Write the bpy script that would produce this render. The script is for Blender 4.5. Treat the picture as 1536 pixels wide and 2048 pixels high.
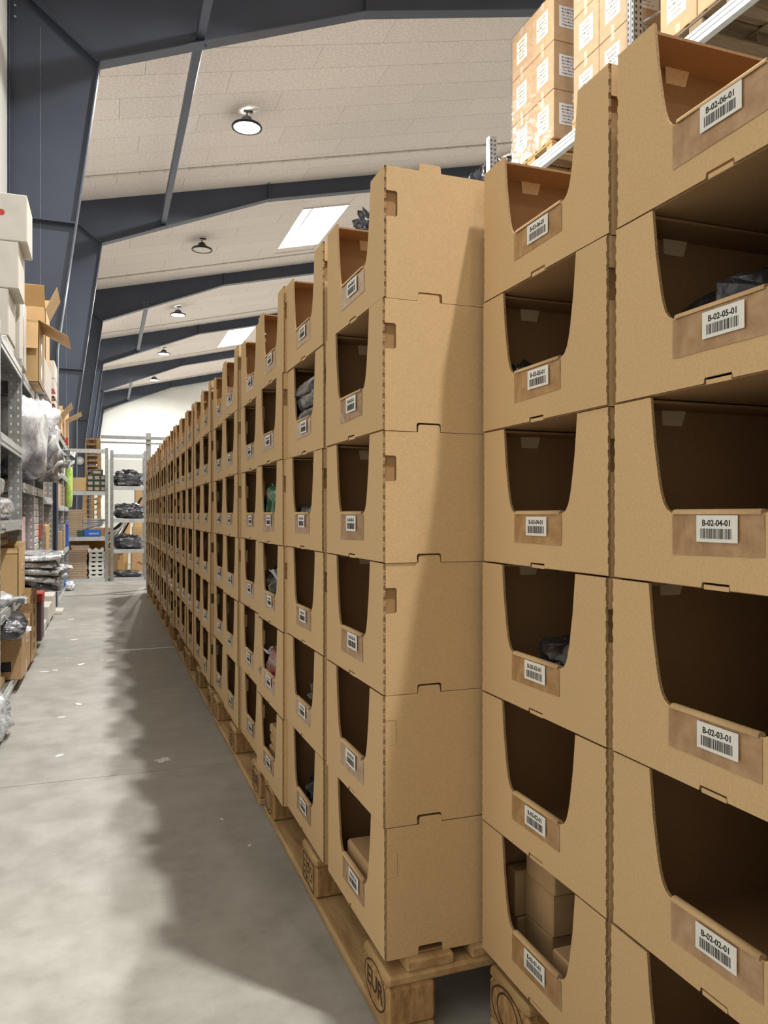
import bpy, bmesh, math, random
from mathutils import Matrix, Vector, noise

for o in list(bpy.data.objects):
    bpy.data.objects.remove(o)
SC = bpy.context.scene
COL = SC.collection
rnd = random.Random(7)
# World axes: +Y runs down the aisle along the row of bins, +X to the right, Z up.

# ------------------------------------------------------------------ camera
F = 1538.0                                    # focal length in pixels of a 1536 x 2048 frame
cd = bpy.data.cameras.new('camera')
cd.sensor_fit = 'HORIZONTAL'; cd.sensor_width = 36.0
cd.lens = 36.0 * F / 1536.0
cd.shift_y = 6.0 / 2048.0
cd.clip_start = 0.05; cd.clip_end = 200
cam = bpy.data.objects.new('camera', cd); COL.objects.link(cam)
cam.location = (0, 0, 1.0)
cam.rotation_euler = (math.pi / 2, 0, -math.atan(558.0 / F))
SC.camera = cam

# ------------------------------------------------------------------ sky, exposure
W = bpy.data.worlds.new('sky'); SC.world = W; W.use_nodes = True
bg = W.node_tree.nodes['Background']
bg.inputs[0].default_value = (1.0, 0.93, 0.90, 1); bg.inputs[1].default_value = 5.5
SC.view_settings.view_transform = 'Standard'
SC.view_settings.look = 'None'
SC.view_settings.gamma = 1.0
SC.view_settings.use_curve_mapping = False
SC.view_settings.exposure = 0.0
LAMP_W = 340.0                                # watts of one bay lamp

# ------------------------------------------------------------------ materials
def srgb(r, g, b):
    f = lambda c: (c / 255 / 12.92) if c / 255 <= .04045 else ((c / 255 + .055) / 1.055) ** 2.4
    return (f(r), f(g), f(b), 1)

def mat(name, rgb, rough=.6, metal=0, var=.06, scale=8, detail=4, bump=0, bscale=60, coat=0, rand=.0,
        stretch=(1, 1, 1), rgb2=None, lo=.35, hi=.65, alpha=1, trans=0, bdist=.004, spec=.5):
    m = bpy.data.materials.new(name); m.use_nodes = True
    nt = m.node_tree; N = nt.nodes; L = nt.links
    p = N['Principled BSDF']
    p.inputs['Roughness'].default_value = rough
    p.inputs['Metallic'].default_value = metal
    p.inputs['Coat Weight'].default_value = coat
    p.inputs['Coat Roughness'].default_value = .15
    p.inputs['Alpha'].default_value = alpha
    p.inputs['Specular IOR Level'].default_value = spec
    p.inputs['Transmission Weight'].default_value = trans
    tc = N.new('ShaderNodeTexCoord'); mp = N.new('ShaderNodeMapping')
    mp.inputs['Scale'].default_value = stretch
    L.new(tc.outputs['Object'], mp.inputs['Vector'])
    c = srgb(*rgb)
    n = N.new('ShaderNodeTexNoise'); n.inputs['Scale'].default_value = scale
    n.inputs['Detail'].default_value = detail
    L.new(mp.outputs[0], n.inputs['Vector'])
    r = N.new('ShaderNodeValToRGB')
    if rgb2:
        a, b = c, srgb(*rgb2)
    else:
        a = tuple(v * (1 - var) for v in c[:3]) + (1,); b = tuple(min(1, v * (1 + var)) for v in c[:3]) + (1,)
    r.color_ramp.elements[0].color = a; r.color_ramp.elements[1].color = b
    r.color_ramp.elements[0].position = lo; r.color_ramp.elements[1].position = hi
    L.new(n.outputs['Fac'], r.inputs['Fac'])
    out = r.outputs[0]
    if rand:
        oi = N.new('ShaderNodeObjectInfo'); mr = N.new('ShaderNodeMapRange')
        mr.inputs[3].default_value = 1 - rand; mr.inputs[4].default_value = 1 + rand
        L.new(oi.outputs['Random'], mr.inputs[0])
        hs = N.new('ShaderNodeHueSaturation'); L.new(mr.outputs[0], hs.inputs['Value'])
        L.new(out, hs.inputs['Color']); out = hs.outputs[0]
    L.new(out, p.inputs['Base Color'])
    if bump:
        n2 = N.new('ShaderNodeTexNoise'); n2.inputs['Scale'].default_value = bscale; n2.inputs['Detail'].default_value = 3
        L.new(mp.outputs[0], n2.inputs['Vector'])
        bp = N.new('ShaderNodeBump'); bp.inputs['Strength'].default_value = bump; bp.inputs['Distance'].default_value = bdist
        L.new(n2.outputs['Fac'], bp.inputs['Height']); L.new(bp.outputs[0], p.inputs['Normal'])
    return m

def glow(name, rgb, s):
    m = bpy.data.materials.new(name); m.use_nodes = True
    p = m.node_tree.nodes['Principled BSDF']
    p.inputs['Base Color'].default_value = rgb + (1,)
    p.inputs['Emission Color'].default_value = rgb + (1,); p.inputs['Emission Strength'].default_value = s
    return m

M = {}
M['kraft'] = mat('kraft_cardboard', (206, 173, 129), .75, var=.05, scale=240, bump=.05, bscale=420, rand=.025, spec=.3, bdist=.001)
M['kraft_shade'] = mat('kraft_inner_shaded', (162, 126, 88), .8, var=.05, scale=200, rand=.02, spec=.25)  # same board as outside, with the shade inside the bins put into its colour
M['kraft_edge'] = mat('corrugated_edge', (128, 100, 68), .9, var=.35, scale=420, rgb2=(172, 140, 98))
M['kraft_lit'] = mat('lit_kraft', (225, 200, 160), .8, var=.05, scale=120)  # lock tab: light falling through the flap is painted as a paler kraft
M['carton'] = mat('brown_carton', (186, 153, 113), .7, var=.06, scale=14, bump=.1, bscale=200, rand=.06, spec=.3)
M['carton_y'] = mat('yellow_brown_carton', (212, 176, 124), .6, var=.05, scale=12, bump=.1, bscale=160, rand=.05)
M['carton_w'] = mat('white_carton', (214, 209, 199), .7, var=.05, scale=9, bump=.08, bscale=120, rand=.03, spec=.3)
M['pack_tape'] = mat('brown_packing_tape', (160, 122, 82), .22, var=.08, scale=40, bump=.5, bscale=95, coat=.5, rgb2=(184, 148, 108), bdist=.002)
M['clear_tape'] = mat('clear_packing_tape', (206, 190, 160), .12, var=.1, scale=30, bump=.6, bscale=70, coat=.7, bdist=.003)
M['paper'] = mat('white_label_paper', (232, 229, 224), .6, var=.02, scale=60)
M['cream'] = mat('cream_label_paper', (236, 226, 196), .6, var=.02, scale=30)
M['ink'] = mat('black_ink', (30, 29, 30), .6, var=.1, scale=50)
M['ink_red'] = mat('red_ink', (196, 62, 54), .6, var=.05, scale=50)
M['wood'] = mat('pallet_wood', (202, 170, 122), .75, var=.2, scale=5, stretch=(9, 1.2, 9), bump=.35, bscale=30, rgb2=(158, 120, 74), rand=.12, lo=.3, hi=.75)
M['wood_grey'] = mat('weathered_wood', (142, 120, 92), .85, var=.2, scale=5, stretch=(9, 1.2, 9), bump=.4, bscale=30, rgb2=(112, 94, 72), rand=.12, lo=.3, hi=.75)
M['block'] = mat('pressed_wood_block', (190, 152, 102), .85, scale=60, stretch=(1, 1, .5), bump=.5, bscale=140, rgb2=(146, 110, 68), rand=.06)
M['steel'] = mat('dark_grey_steel', (64, 71, 86), .42, 0, var=.08, scale=1.2, detail=6, bump=.04, bscale=6, spec=.5)
M['steel_edge'] = mat('grey_steel_edge', (70, 78, 94), .4, 0, var=.06, scale=2, spec=.5)
M['galv'] = mat('galvanised_steel', (176, 178, 178), .34, .75, var=.14, scale=30, detail=3, bump=.05, bscale=90)
M['galv_w'] = mat('pale_galvanised_steel', (205, 208, 208), .4, .3, var=.08, scale=20)
M['hole'] = mat('punched_hole', (46, 45, 42), .9, var=.1, scale=30)
M['hole_lt'] = mat('bright_hole_rim', (226, 224, 214), .5, .2, var=.05, scale=30)
M['weld'] = mat('weld_line', (120, 126, 136), .5, var=.3, scale=9)
M['concrete'] = None
M['panel'] = mat('wood_wool_panel', (240, 230, 224), .95, var=.10, scale=26, detail=8, bump=.3, bscale=90, rand=.025, spec=.1)
M['white'] = mat('white_wall_paint', (226, 226, 220), .7, var=.03, scale=1.5)
M['conduit'] = mat('white_plastic_conduit', (224, 218, 208), .5, var=.03, scale=20)
M['black'] = mat('black_plastic', (24, 24, 27), .35, var=.15, scale=20)
M['lamp_lens'] = glow('lamp_lens_lit', (1, .96, .88), 60)
M['lamp_off'] = mat('lamp_lens_off', (226, 218, 208), .4, var=.03, scale=10)
M['bag_black'] = mat('black_plastic_bag', (34, 35, 40), .22, var=.5, scale=16, bump=1, bscale=22, coat=.5, rgb2=(92, 94, 100), lo=.5, hi=.8, bdist=.02)
M['bag_grey'] = mat('grey_plastic_bag', (64, 64, 70), .2, var=.5, scale=14, bump=1, bscale=18, coat=.6, rgb2=(150, 152, 158), lo=.48, hi=.74, bdist=.02)
M['bag_silver'] = mat('silver_plastic_bag', (176, 180, 184), .18, .15, var=.3, scale=22, bump=1, bscale=26, coat=.6, rgb2=(236, 238, 240), lo=.35, hi=.65, bdist=.02)
M['bag_dark'] = mat('dark_goods_in_clear_film', (50, 52, 62), .18, var=.5, scale=9, stretch=(1, 1, 3), bump=1, bscale=16, coat=.8, rgb2=(206, 210, 216), lo=.52, hi=.74, bdist=.02)
M['bag_white'] = mat('white_plastic_film', (128, 129, 136), .25, var=.2, scale=6, stretch=(1, 1, .6), bump=1, bscale=9, coat=.5, rgb2=(240, 240, 242), lo=.38, hi=.62, bdist=.03)
M['bag_green'] = mat('green_fabric_in_film', (32, 104, 66), .2, var=.3, scale=16, bump=1, bscale=24, coat=.7, rgb2=(160, 196, 170), lo=.52, hi=.8, bdist=.02)
M['bag_red'] = mat('red_fabric_in_film', (120, 34, 38), .2, var=.3, scale=16, bump=1, bscale=24, coat=.7, rgb2=(186, 160, 158), lo=.46, hi=.75, bdist=.02)
M['blue'] = mat('blue_print', (38, 104, 200), .5, var=.05, scale=20)
M['blue_steel'] = mat('blue_painted_steel', (62, 92, 158), .45, var=.06, scale=10)
M['green_box'] = mat('dark_green_card', (62, 86, 80), .6, var=.06, scale=20, rand=.05)
M['pink'] = mat('pink_card', (226, 190, 192), .6, var=.06, scale=20, rand=.03)
M['red'] = mat('red_card', (186, 66, 50), .55, var=.06, scale=20)
M['plum'] = mat('plum_card', (104, 82, 90), .6, var=.08, scale=20)
M['lime'] = mat('lime_green_film', (184, 216, 110), .4, var=.15, scale=30)
M['board'] = mat('grey_brown_board', (188, 164, 138), .8, var=.05, scale=20, rand=.05)
M['osb'] = mat('orange_brown_board', (206, 150, 72), .7, var=.15, scale=30, rgb2=(176, 118, 48))

def concrete():
    m = mat('concrete_floor', (166, 164, 157), .42, var=.1, scale=.9, detail=9, bump=.06, bscale=30, spec=.45)
    nt = m.node_tree; N = nt.nodes; L = nt.links; p = N['Principled BSDF']
    base = p.inputs['Base Color'].links[0].from_socket
    tc = N.new('ShaderNodeTexCoord')
    n = N.new('ShaderNodeTexNoise'); n.inputs['Scale'].default_value = 7; n.inputs['Detail'].default_value = 10
    n.inputs['Roughness'].default_value = .7
    L.new(tc.outputs['Object'], n.inputs['Vector'])
    r = N.new('ShaderNodeValToRGB'); r.color_ramp.elements[0].position = .36; r.color_ramp.elements[1].position = .66
    r.color_ramp.elements[0].color = (.80, .79, .77, 1); r.color_ramp.elements[1].color = (1.08, 1.08, 1.08, 1)
    L.new(n.outputs['Fac'], r.inputs['Fac'])
    mx = N.new('ShaderNodeMix'); mx.data_type = 'RGBA'; mx.blend_type = 'MULTIPLY'; mx.inputs[0].default_value = 1
    L.new(base, mx.inputs[6]); L.new(r.outputs[0], mx.inputs[7])
    n3 = N.new('ShaderNodeTexNoise'); n3.inputs['Scale'].default_value = 60; n3.inputs['Detail'].default_value = 2
    L.new(tc.outputs['Object'], n3.inputs['Vector'])
    r3 = N.new('ShaderNodeValToRGB'); r3.color_ramp.elements[0].position = .74; r3.color_ramp.elements[1].position = .80
    r3.color_ramp.elements[0].color = (0, 0, 0, 1); r3.color_ramp.elements[1].color = (.5, .5, .5, 1)
    L.new(n3.outputs['Fac'], r3.inputs['Fac'])
    m2 = N.new('ShaderNodeMix'); m2.data_type = 'RGBA'
    L.new(r3.outputs[0], m2.inputs[0]); L.new(mx.outputs[2], m2.inputs[6]); m2.inputs[7].default_value = (.75, .74, .70, 1)
    L.new(m2.outputs[2], p.inputs['Base Color'])
    rr = N.new('ShaderNodeMapRange'); rr.inputs[3].default_value = .34; rr.inputs[4].default_value = .58
    L.new(n.outputs['Fac'], rr.inputs[0]); L.new(rr.outputs[0], p.inputs['Roughness'])
    return m
M['concrete'] = concrete()

def film_mat(name, rough, bscale, bump, mix, stretch=(1, 1, 1), tint=(.95, .96, 1, 1)):
    m = bpy.data.materials.new(name); m.use_nodes = True
    nt = m.node_tree; N = nt.nodes; L = nt.links
    for n in list(N): N.remove(n)
    o = N.new('ShaderNodeOutputMaterial'); t = N.new('ShaderNodeBsdfTransparent'); g = N.new('ShaderNodeBsdfGlossy')
    t.inputs[0].default_value = tint
    mx = N.new('ShaderNodeMixShader'); g.inputs['Roughness'].default_value = rough
    tc = N.new('ShaderNodeTexCoord'); mp = N.new('ShaderNodeMapping'); mp.inputs['Scale'].default_value = stretch
    n = N.new('ShaderNodeTexNoise'); n.inputs['Scale'].default_value = bscale; n.inputs['Detail'].default_value = 5
    b = N.new('ShaderNodeBump'); b.inputs['Strength'].default_value = bump; b.inputs['Distance'].default_value = .03
    L.new(tc.outputs['Object'], mp.inputs[0]); L.new(mp.outputs[0], n.inputs['Vector'])
    L.new(n.outputs['Fac'], b.inputs['Height']); L.new(b.outputs[0], g.inputs['Normal'])
    mx.inputs[0].default_value = mix
    L.new(t.outputs[0], mx.inputs[1]); L.new(g.outputs[0], mx.inputs[2]); L.new(mx.outputs[0], o.inputs[0])
    return m
M['wrap'] = film_mat('stretch_wrap_film', .2, 6, 1.0, .16, (1, 1, 2.2))

def skylight_mat():
    m = bpy.data.materials.new('opal_skylight_pane'); m.use_nodes = True
    nt = m.node_tree; N = nt.nodes; L = nt.links
    for n in list(N): N.remove(n)
    o = N.new('ShaderNodeOutputMaterial'); t = N.new('ShaderNodeBsdfTranslucent'); a = N.new('ShaderNodeBsdfTransparent')
    t.inputs[0].default_value = (1, .97, .95, 1)
    mx = N.new('ShaderNodeMixShader'); mx.inputs[0].default_value = .35
    L.new(t.outputs[0], mx.inputs[1]); L.new(a.outputs[0], mx.inputs[2]); L.new(mx.outputs[0], o.inputs[0])
    return m
M['opal'] = skylight_mat()

# ------------------------------------------------------------------ mesh helpers
class MB:
    """collects geometry, then links it as ONE mesh object"""
    def __init__(s): s.v = []; s.f = []; s.m = []; s.sm = []
    def add(s, vs, fs, m=0, smooth=False):
        b = len(s.v); s.v += [tuple(v) for v in vs]
        for f in fs: s.f.append([b + i for i in f]); s.m.append(m); s.sm.append(smooth)
        return s
    def box(s, x0, x1, y0, y1, z0, z1, m=0, T=None):
        vs = [(x0, y0, z0), (x1, y0, z0), (x1, y1, z0), (x0, y1, z0), (x0, y0, z1), (x1, y0, z1), (x1, y1, z1), (x0, y1, z1)]
        if T: vs = [T @ Vector(v) for v in vs]
        return s.add(vs, [(0, 3, 2, 1), (4, 5, 6, 7), (0, 1, 5, 4), (1, 2, 6, 5), (2, 3, 7, 6), (3, 0, 4, 7)], m)
    def prism(s, pts, a0, a1, axis, m=0, mside=None):
        """polygon pts (u,v) counter-clockwise, extruded a0..a1 along axis x (u=y,v=z), y (u=x,v=z) or z (u=x,v=y)"""
        n = len(pts)
        def P(u, v, a): return (a, u, v) if axis == 'x' else (u, a, v) if axis == 'y' else (u, v, a)
        vs = [P(u, v, a0) for u, v in pts] + [P(u, v, a1) for u, v in pts]
        e0, e1 = list(range(n)), list(range(n, 2 * n))
        sd = [(i, (i + 1) % n, n + (i + 1) % n, n + i) for i in range(n)]
        if axis == 'y': e1 = e1[::-1]; sd = [q[::-1] for q in sd]
        else: e0 = e0[::-1]
        s.add(vs, [e0, e1], m); b = len(s.v) - 2 * n
        for q in sd: s.f.append([b + i for i in q]); s.m.append(m if mside is None else mside); s.sm.append(False)
        return s
    def tube(s, pts, r, n=8, m=0, smooth=True):
        pts = [Vector(p) for p in pts]; rings = []
        for i, p in enumerate(pts):
            d = (pts[min(i + 1, len(pts) - 1)] - pts[max(i - 1, 0)]).normalized()
            u = d.cross(Vector((0, 0, 1)) if abs(d.z) < .9 else Vector((1, 0, 0))).normalized(); w = d.cross(u)
            rings.append([p + (u * math.cos(a) + w * math.sin(a)) * r for a in [2 * math.pi * k / n for k in range(n)]])
        vs = [v for R in rings for v in R]; fs = []
        for i in range(len(pts) - 1):
            for k in range(n): fs.append((i * n + k, i * n + (k + 1) % n, (i + 1) * n + (k + 1) % n, (i + 1) * n + k))
        fs += [tuple(range(n))[::-1], tuple(range((len(pts) - 1) * n, len(pts) * n))]
        return s.add(vs, fs, m, smooth)
    def lathe(s, prof, n=24, m=0, c=(0, 0, 0), smooth=True):
        vs = []; fs = []
        for r, z in prof:
            vs += [(c[0] + r * math.cos(2 * math.pi * k / n), c[1] + r * math.sin(2 * math.pi * k / n), c[2] + z) for k in range(n)]
        for i in range(len(prof) - 1):
            for k in range(n): fs.append((i * n + k, i * n + (k + 1) % n, (i + 1) * n + (k + 1) % n, (i + 1) * n + k))
        return s.add(vs, fs, m, smooth)
    def mesh(s, name, mats, bevel=0):
        me = bpy.data.meshes.new(name); me.from_pydata(s.v, [], s.f)
        for mm in (mats if isinstance(mats, (list, tuple)) else [mats]): me.materials.append(mm)
        me.polygons.foreach_set('material_index', s.m); me.polygons.foreach_set('use_smooth', s.sm)
        if bevel:
            bm = bmesh.new(); bm.from_mesh(me)
            bmesh.ops.remove_doubles(bm, verts=bm.verts, dist=1e-6)
            es = [e for e in bm.edges if len(e.link_faces) == 2 and e.calc_face_angle(0) > .6]
            bmesh.ops.bevel(bm, geom=es, offset=bevel, segments=1, affect='EDGES', profile=.5)
            bm.to_mesh(me); bm.free()
        me.update(); return me

def put(name, me, parent=None, loc=(0, 0, 0), rot=None, label=None):
    o = bpy.data.objects.new(name, me); COL.objects.link(o)
    if parent: o.parent = parent
    o.location = loc
    if rot is not None:
        if isinstance(rot, Matrix): o.rotation_euler = rot.to_euler()
        else: o.rotation_euler = rot
    if label: o['label'] = label
    return o
def tag(o, label, cat, group=None, kind=None):
    o['label'] = label; o['category'] = cat
    if group: o['group'] = group
    if kind: o['kind'] = kind
    return o
def thing(name, label, cat, loc=(0, 0, 0), rz=0, group=None):
    o = bpy.data.objects.new(name, None); COL.objects.link(o); o.empty_display_size = .05
    o.location = loc; o.rotation_euler = (0, 0, rz)
    return tag(o, label, cat, group)
def struct(o): o['kind'] = 'structure'; return o
FRONT = Matrix(((0, 0, -1), (-1, 0, 0), (0, 1, 0)))      # text in a plane facing -X, reading towards -Y
NEAR = Matrix(((1, 0, 0), (0, 0, -1), (0, 1, 0)))        # text in a plane facing -Y, reading towards +X
_txt = {}
def text_mesh(body, size, mt, bold=.0, align='CENTER', spacing=1.0, res=2, line=1.0):
    key = (body, size, mt.name, bold, align, line)
    if key in _txt: return _txt[key]
    cu = bpy.data.curves.new('lettering', 'FONT'); cu.body = body; cu.size = size; cu.align_x = align; cu.align_y = 'CENTER'
    cu.offset = bold; cu.extrude = .0002; cu.resolution_u = res; cu.space_character = spacing; cu.space_line = line
    o = bpy.data.objects.new('lettering_tmp', cu)
    COL.objects.link(o)
    dg = bpy.context.evaluated_depsgraph_get()
    me = bpy.data.meshes.new_from_object(o.evaluated_get(dg)); me.name = 'lettering'
    bpy.data.objects.remove(o); bpy.data.curves.remove(cu)
    me.materials.clear(); me.materials.append(mt)
    _txt[key] = me
    return me
ORD = ['first', 'second', 'third', 'fourth', 'fifth', 'sixth', 'seventh', 'eighth', 'ninth', 'tenth', 'eleventh', 'twelfth',
       'thirteenth', 'fourteenth', 'fifteenth', 'sixteenth', 'seventeenth', 'eighteenth', 'nineteenth', 'twentieth', 'twenty-first']

# ------------------------------------------------------------------ the hall
XW = -.97; XR = 9.5; FR0 = 9.06; BAY = 6.0; YB = 39.1; YN = -9.0; SL = .235
def zc(x): return 6.68 + SL * ((x if x <= XR else 2 * XR - x) + .55)
XE = 2 * XR - XW
# floor: two slabs meeting in a saw-cut joint
fl = struct(put('floor', MB().box(XW - .2, XE + .2, YN - .2, YB + .2, -.15, -.012).mesh('floor', M['concrete'])))
put('floor_slab', MB().box(XW - .2, XE + .2, YN - .2, 3.117, -.012, 0).mesh('floor_slab', M['concrete']), fl, rot=(0, 0, 0))
for a, b in ((3.121, 9.056), (9.06, 21.056), (21.06, YB + .2)):
    put('floor_slab', MB().box(XW - .2, XE + .2, a, b, -.012, 0).mesh('floor_slab', M['concrete']), fl)
struct(put('wall_left', MB().box(XW - .15, XW, YN, YB, 0, zc(XW)).mesh('wall_left', M['white'])))
struct(put('wall_right', MB().box(XE, XE + .15, YN, YB, 0, zc(XE)).mesh('wall_right', M['white'])))
gable = [(XW - .15, 0), (XE + .15, 0), (XE + .15, zc(XE)), (XR, zc(XR)), (XW - .15, zc(XW))]
struct(put('wall_back', MB().prism(gable, YB, YB + .15, 'y').mesh('wall_back', M['white'])))
struct(put('wall_front', MB().prism(gable, YN - .15, YN, 'y').mesh('wall_front', M['white'])))
# roof deck with openings for the skylights
SKY = [(4.15, 5.22, 16.72, 19.42), (4.32, 5.34, 28.8, 32.0)]
mb = MB()
def roof(x0, x1, y0, y1, t0=.03, t1=.2):
    mb.add([(x0, y0, zc(x0) + t0), (x1, y0, zc(x1) + t0), (x1, y1, zc(x1) + t0), (x0, y1, zc(x0) + t0),
            (x0, y0, zc(x0) + t1), (x1, y0, zc(x1) + t1), (x1, y1, zc(x1) + t1), (x0, y1, zc(x0) + t1)],
           [(0, 3, 2, 1), (4, 5, 6, 7), (0, 1, 5, 4), (1, 2, 6, 5), (2, 3, 7, 6), (3, 0, 4, 7)])
ys = YN - .2
for a, b, c, d in SKY:
    a, b, c, d = a - .02, b + .02, c - .02, d + .02
    roof(XW - .2, XR, ys, c); roof(XW - .2, a, c, d); roof(b, XR, c, d); ys = d
roof(XW - .2, XR, ys, YB + .2); roof(XR, XE + .2, YN - .2, YB + .2)
ceil = struct(put('ceiling', mb.mesh('ceiling', M['panel'])))
# wood-wool panels fixed under the deck, each its own piece
PL, PWD, TH = 2.4, .6, .026
cs = 1 / math.sqrt(1 + SL * SL); ang = -math.atan(SL)
pm = {}
def panel_mesh(dx):
    k = round(dx, 2)
    if k not in pm:
        pm[k] = MB().box(.004, k / cs - .004, .004, PWD - .004, 0, TH).mesh('ceiling_panel', M['panel'], bevel=.004)
    return pm[k]
for r in range(50):
    y0 = FR0 + r * PWD
    holes = [(a, b) for a, b, c, d in SKY if y0 < d - .1 and y0 + PWD > c + .1]
    x = XW - (0 if r % 2 else 1.17) + (.31 if (r // 2) % 2 else 0)
    while x < 8.9:
        x1 = x + PL * cs
        segs = [(max(x, XW), x1)]
        for a, b in holes:
            segs = [q for p0, p1 in segs for q in ((p0, min(p1, a)), (max(p0, b), p1)) if q[1] - q[0] > .05]
        for p0, p1 in segs:
            if p1 - p0 > .06:
                put('ceiling_panel', panel_mesh(p1 - p0), ceil, (p0, y0, zc(p0) + .002), (0, ang, 0))
        x = x1
# skylight wells
for i, (a, b, c, d) in enumerate(SKY):
    h = .5
    w = MB(); t = .02
    def well(x0, x1, y0, y1):
        w.add([(x0, y0, zc(x0) + .0), (x1, y0, zc(x1) + .0), (x1, y1, zc(x1)), (x0, y1, zc(x0)),
               (x0, y0, zc(x0) + h), (x1, y0, zc(x1) + h), (x1, y1, zc(x1) + h), (x0, y1, zc(x0) + h)],
              [(0, 3, 2, 1), (4, 5, 6, 7), (0, 1, 5, 4), (1, 2, 6, 5), (2, 3, 7, 6), (3, 0, 4, 7)])
    well(a - t, a, c - t, d + t); well(b, b + t, c - t, d + t); well(a, b, c - t, c); well(a, b, d, d + t)
    win = struct(put('window_%d' % (i + 1), w.mesh('skylight_well', M['white'])))
    g = MB(); g.add([(a, c, zc(a) + h - .02), (b, c, zc(b) + h - .02), (b, d, zc(b) + h - .02), (a, d, zc(a) + h - .02)], [(0, 1, 2, 3)])
    put('pane', g.mesh('pane', M['opal']), win)
    g = MB(); xm = (a + b) / 2
    g.box(xm - .02, xm + .02, c, d, zc(xm) + h - .07, zc(xm) + h - .025)
    put('glazing_bar', g.mesh('glazing_bar', M['white']), win)

# portal frames
def poly_plate(mb, pts, y, t=.012, m=0): mb.prism(pts, y - t / 2, y + t / 2, 'y', m)
def strip(mb, p, q, t, y0, y1, side=1, m=0):
    """flange plate along p->q (x,z), thickness t on the left (side=1) of the direction"""
    d = Vector((q[0] - p[0], q[1] - p[1])); n = Vector((-d.y, d.x)).normalized() * t * side
    pts = [(p[0], p[1]), (q[0], q[1]), (q[0] + n.x, q[1] + n.y), (p[0] + n.x, p[1] + n.y)]
    if side < 0: pts = pts[::-1]
    mb.prism(pts, y0, y1, 'y', m)
KN = (-.06, 5.97); KK = (3.03, 7.21); RB = (XR, zc(XR) - .32)
def mir(pts, k): return pts if k == 0 else [(2 * XR - x, z) for x, z in pts][::-1]
def portal(i, y, stiff_z, label):
    t = thing('portal_frame', label, 'steel frame', (0, y, 0))
    XO = -.945
    top = lambda x: zc(x) - .004
    for k in range(2):
        col = [(XO, 0), (-.50, 0), (-.49, 2.78), KN, (XO, top(XO) - .26)]
        col = [(XO, 0), (-.50, 0), (-.49, 2.78), KN, (-.80, top(-.8) - .03), (XO, top(XO) - .03)]
        raf = [KN, KK, RB, (XR, top(XR)), (-.80, top(-.8))]
        m1 = MB(); poly_plate(m1, mir(col, k), 0); put('column_web', m1.mesh('column_web', M['steel']), t)
        m1 = MB(); poly_plate(m1, mir(raf, k), 0); put('rafter_web', m1.mesh('rafter_web', M['steel']), t)
        for nm, a, b, wd, th in (('column_flange', (-.50, 0), (-.49, 2.78), .085, .014), ('column_flange', (-.49, 2.78), KN, .085, .014),
                                 ('column_flange', (XO, 0), (XO, top(XO) - .03), .085, -.012),
                                 ('rafter_flange', KN, KK, .085, -.014), ('rafter_flange', KK, RB, .085, -.014)):
            m1 = MB()
            p, q = (a, b) if k == 0 else ((2 * XR - a[0], a[1]), (2 * XR - b[0], b[1]))
            sd = (-1 if nm == 'column_flange' else -1) * (1 if k == 0 else -1)
            strip(m1, p, q, abs(th), -wd, wd, sd if th > 0 else -sd * (1 if nm == 'column_flange' else -1))
            put(nm, m1.mesh(nm, M['steel_edge']), t)
        # bolted end plates across the knee
        for off in (-.012, .014):
            m1 = MB(); a = (KN[0], KN[1] + off); b = (-.80, top(-.8) - .05 + off)
            p, q = (a, b) if k == 0 else ((2 * XR - a[0], a[1]), (2 * XR - b[0], b[1]))
            strip(m1, p, q, .016, -.09, .09, 1)
            put('end_plate', m1.mesh('end_plate', M['steel']), t)
        m1 = MB(); x0, x1 = (XO, -.49 + (stiff_z - 2.78) * .135) if k == 0 else (2 * XR + .49 - (stiff_z - 2.78) * .135, 2 * XR - XO)
        m1.box(x0, x1, -.085, .085, stiff_z - .008, stiff_z + .008); put('stiffener', m1.mesh('stiffener', M['steel']), t)
        if k == 0:
            m1 = MB(); m1.box(-.658, -.652, -.0085, .0085, stiff_z + .01, 6.25); m1.box(-.658, -.652, -.0085, .0085, .2, stiff_z - .01)
            put('weld_seam', m1.mesh('weld_seam', M['weld']), t)
            m1 = MB(); m1.box(KK[0] - .008, KK[0] + .008, -.085, .085, KK[1], top(KK[0])); put('stiffener', m1.mesh('stiffener', M['steel']), t)
            m1 = MB()
            for bx, bz in ((-.9, 6.42), (-.9, 6.30), (.96, 6.46), (.96, 6.53), (1.04, 6.48), (1.04, 6.55)):
                m1.lathe([(.014, -.02), (.014, 0), (0, .0)], 8)
                n = len(m1.v); ring = m1.v[n - 24:]
                m1.v[n - 24:] = [(bx + vx, -.012 + vz * .8, bz + vy) for vx, vy, vz in ring]
            put('bolt', m1.mesh('bolt', M['galv_w']), t)
    return t
FLAB = ['dark grey steel portal frame nearest the camera, bracing the left wall', 'dark grey steel portal frame, second from the front, before the skylight',
        'dark steel portal frame, third along the hall', 'dark steel portal frame, fourth along the hall', 'dark steel portal frame, fifth along the hall',
        'last dark steel portal frame against the white end wall']
for i in range(6):
    yy = FR0 + BAY * i - (.16 if i == 5 else 0)
    portal(i, yy, [4.16, 3.63, 3.4, 3.4, 3.4, 3.4][i], FLAB[i])
portal(9, FR0 - BAY, 4.1, 'dark grey steel portal frame carrying the near end of the first roof tie')
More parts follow.
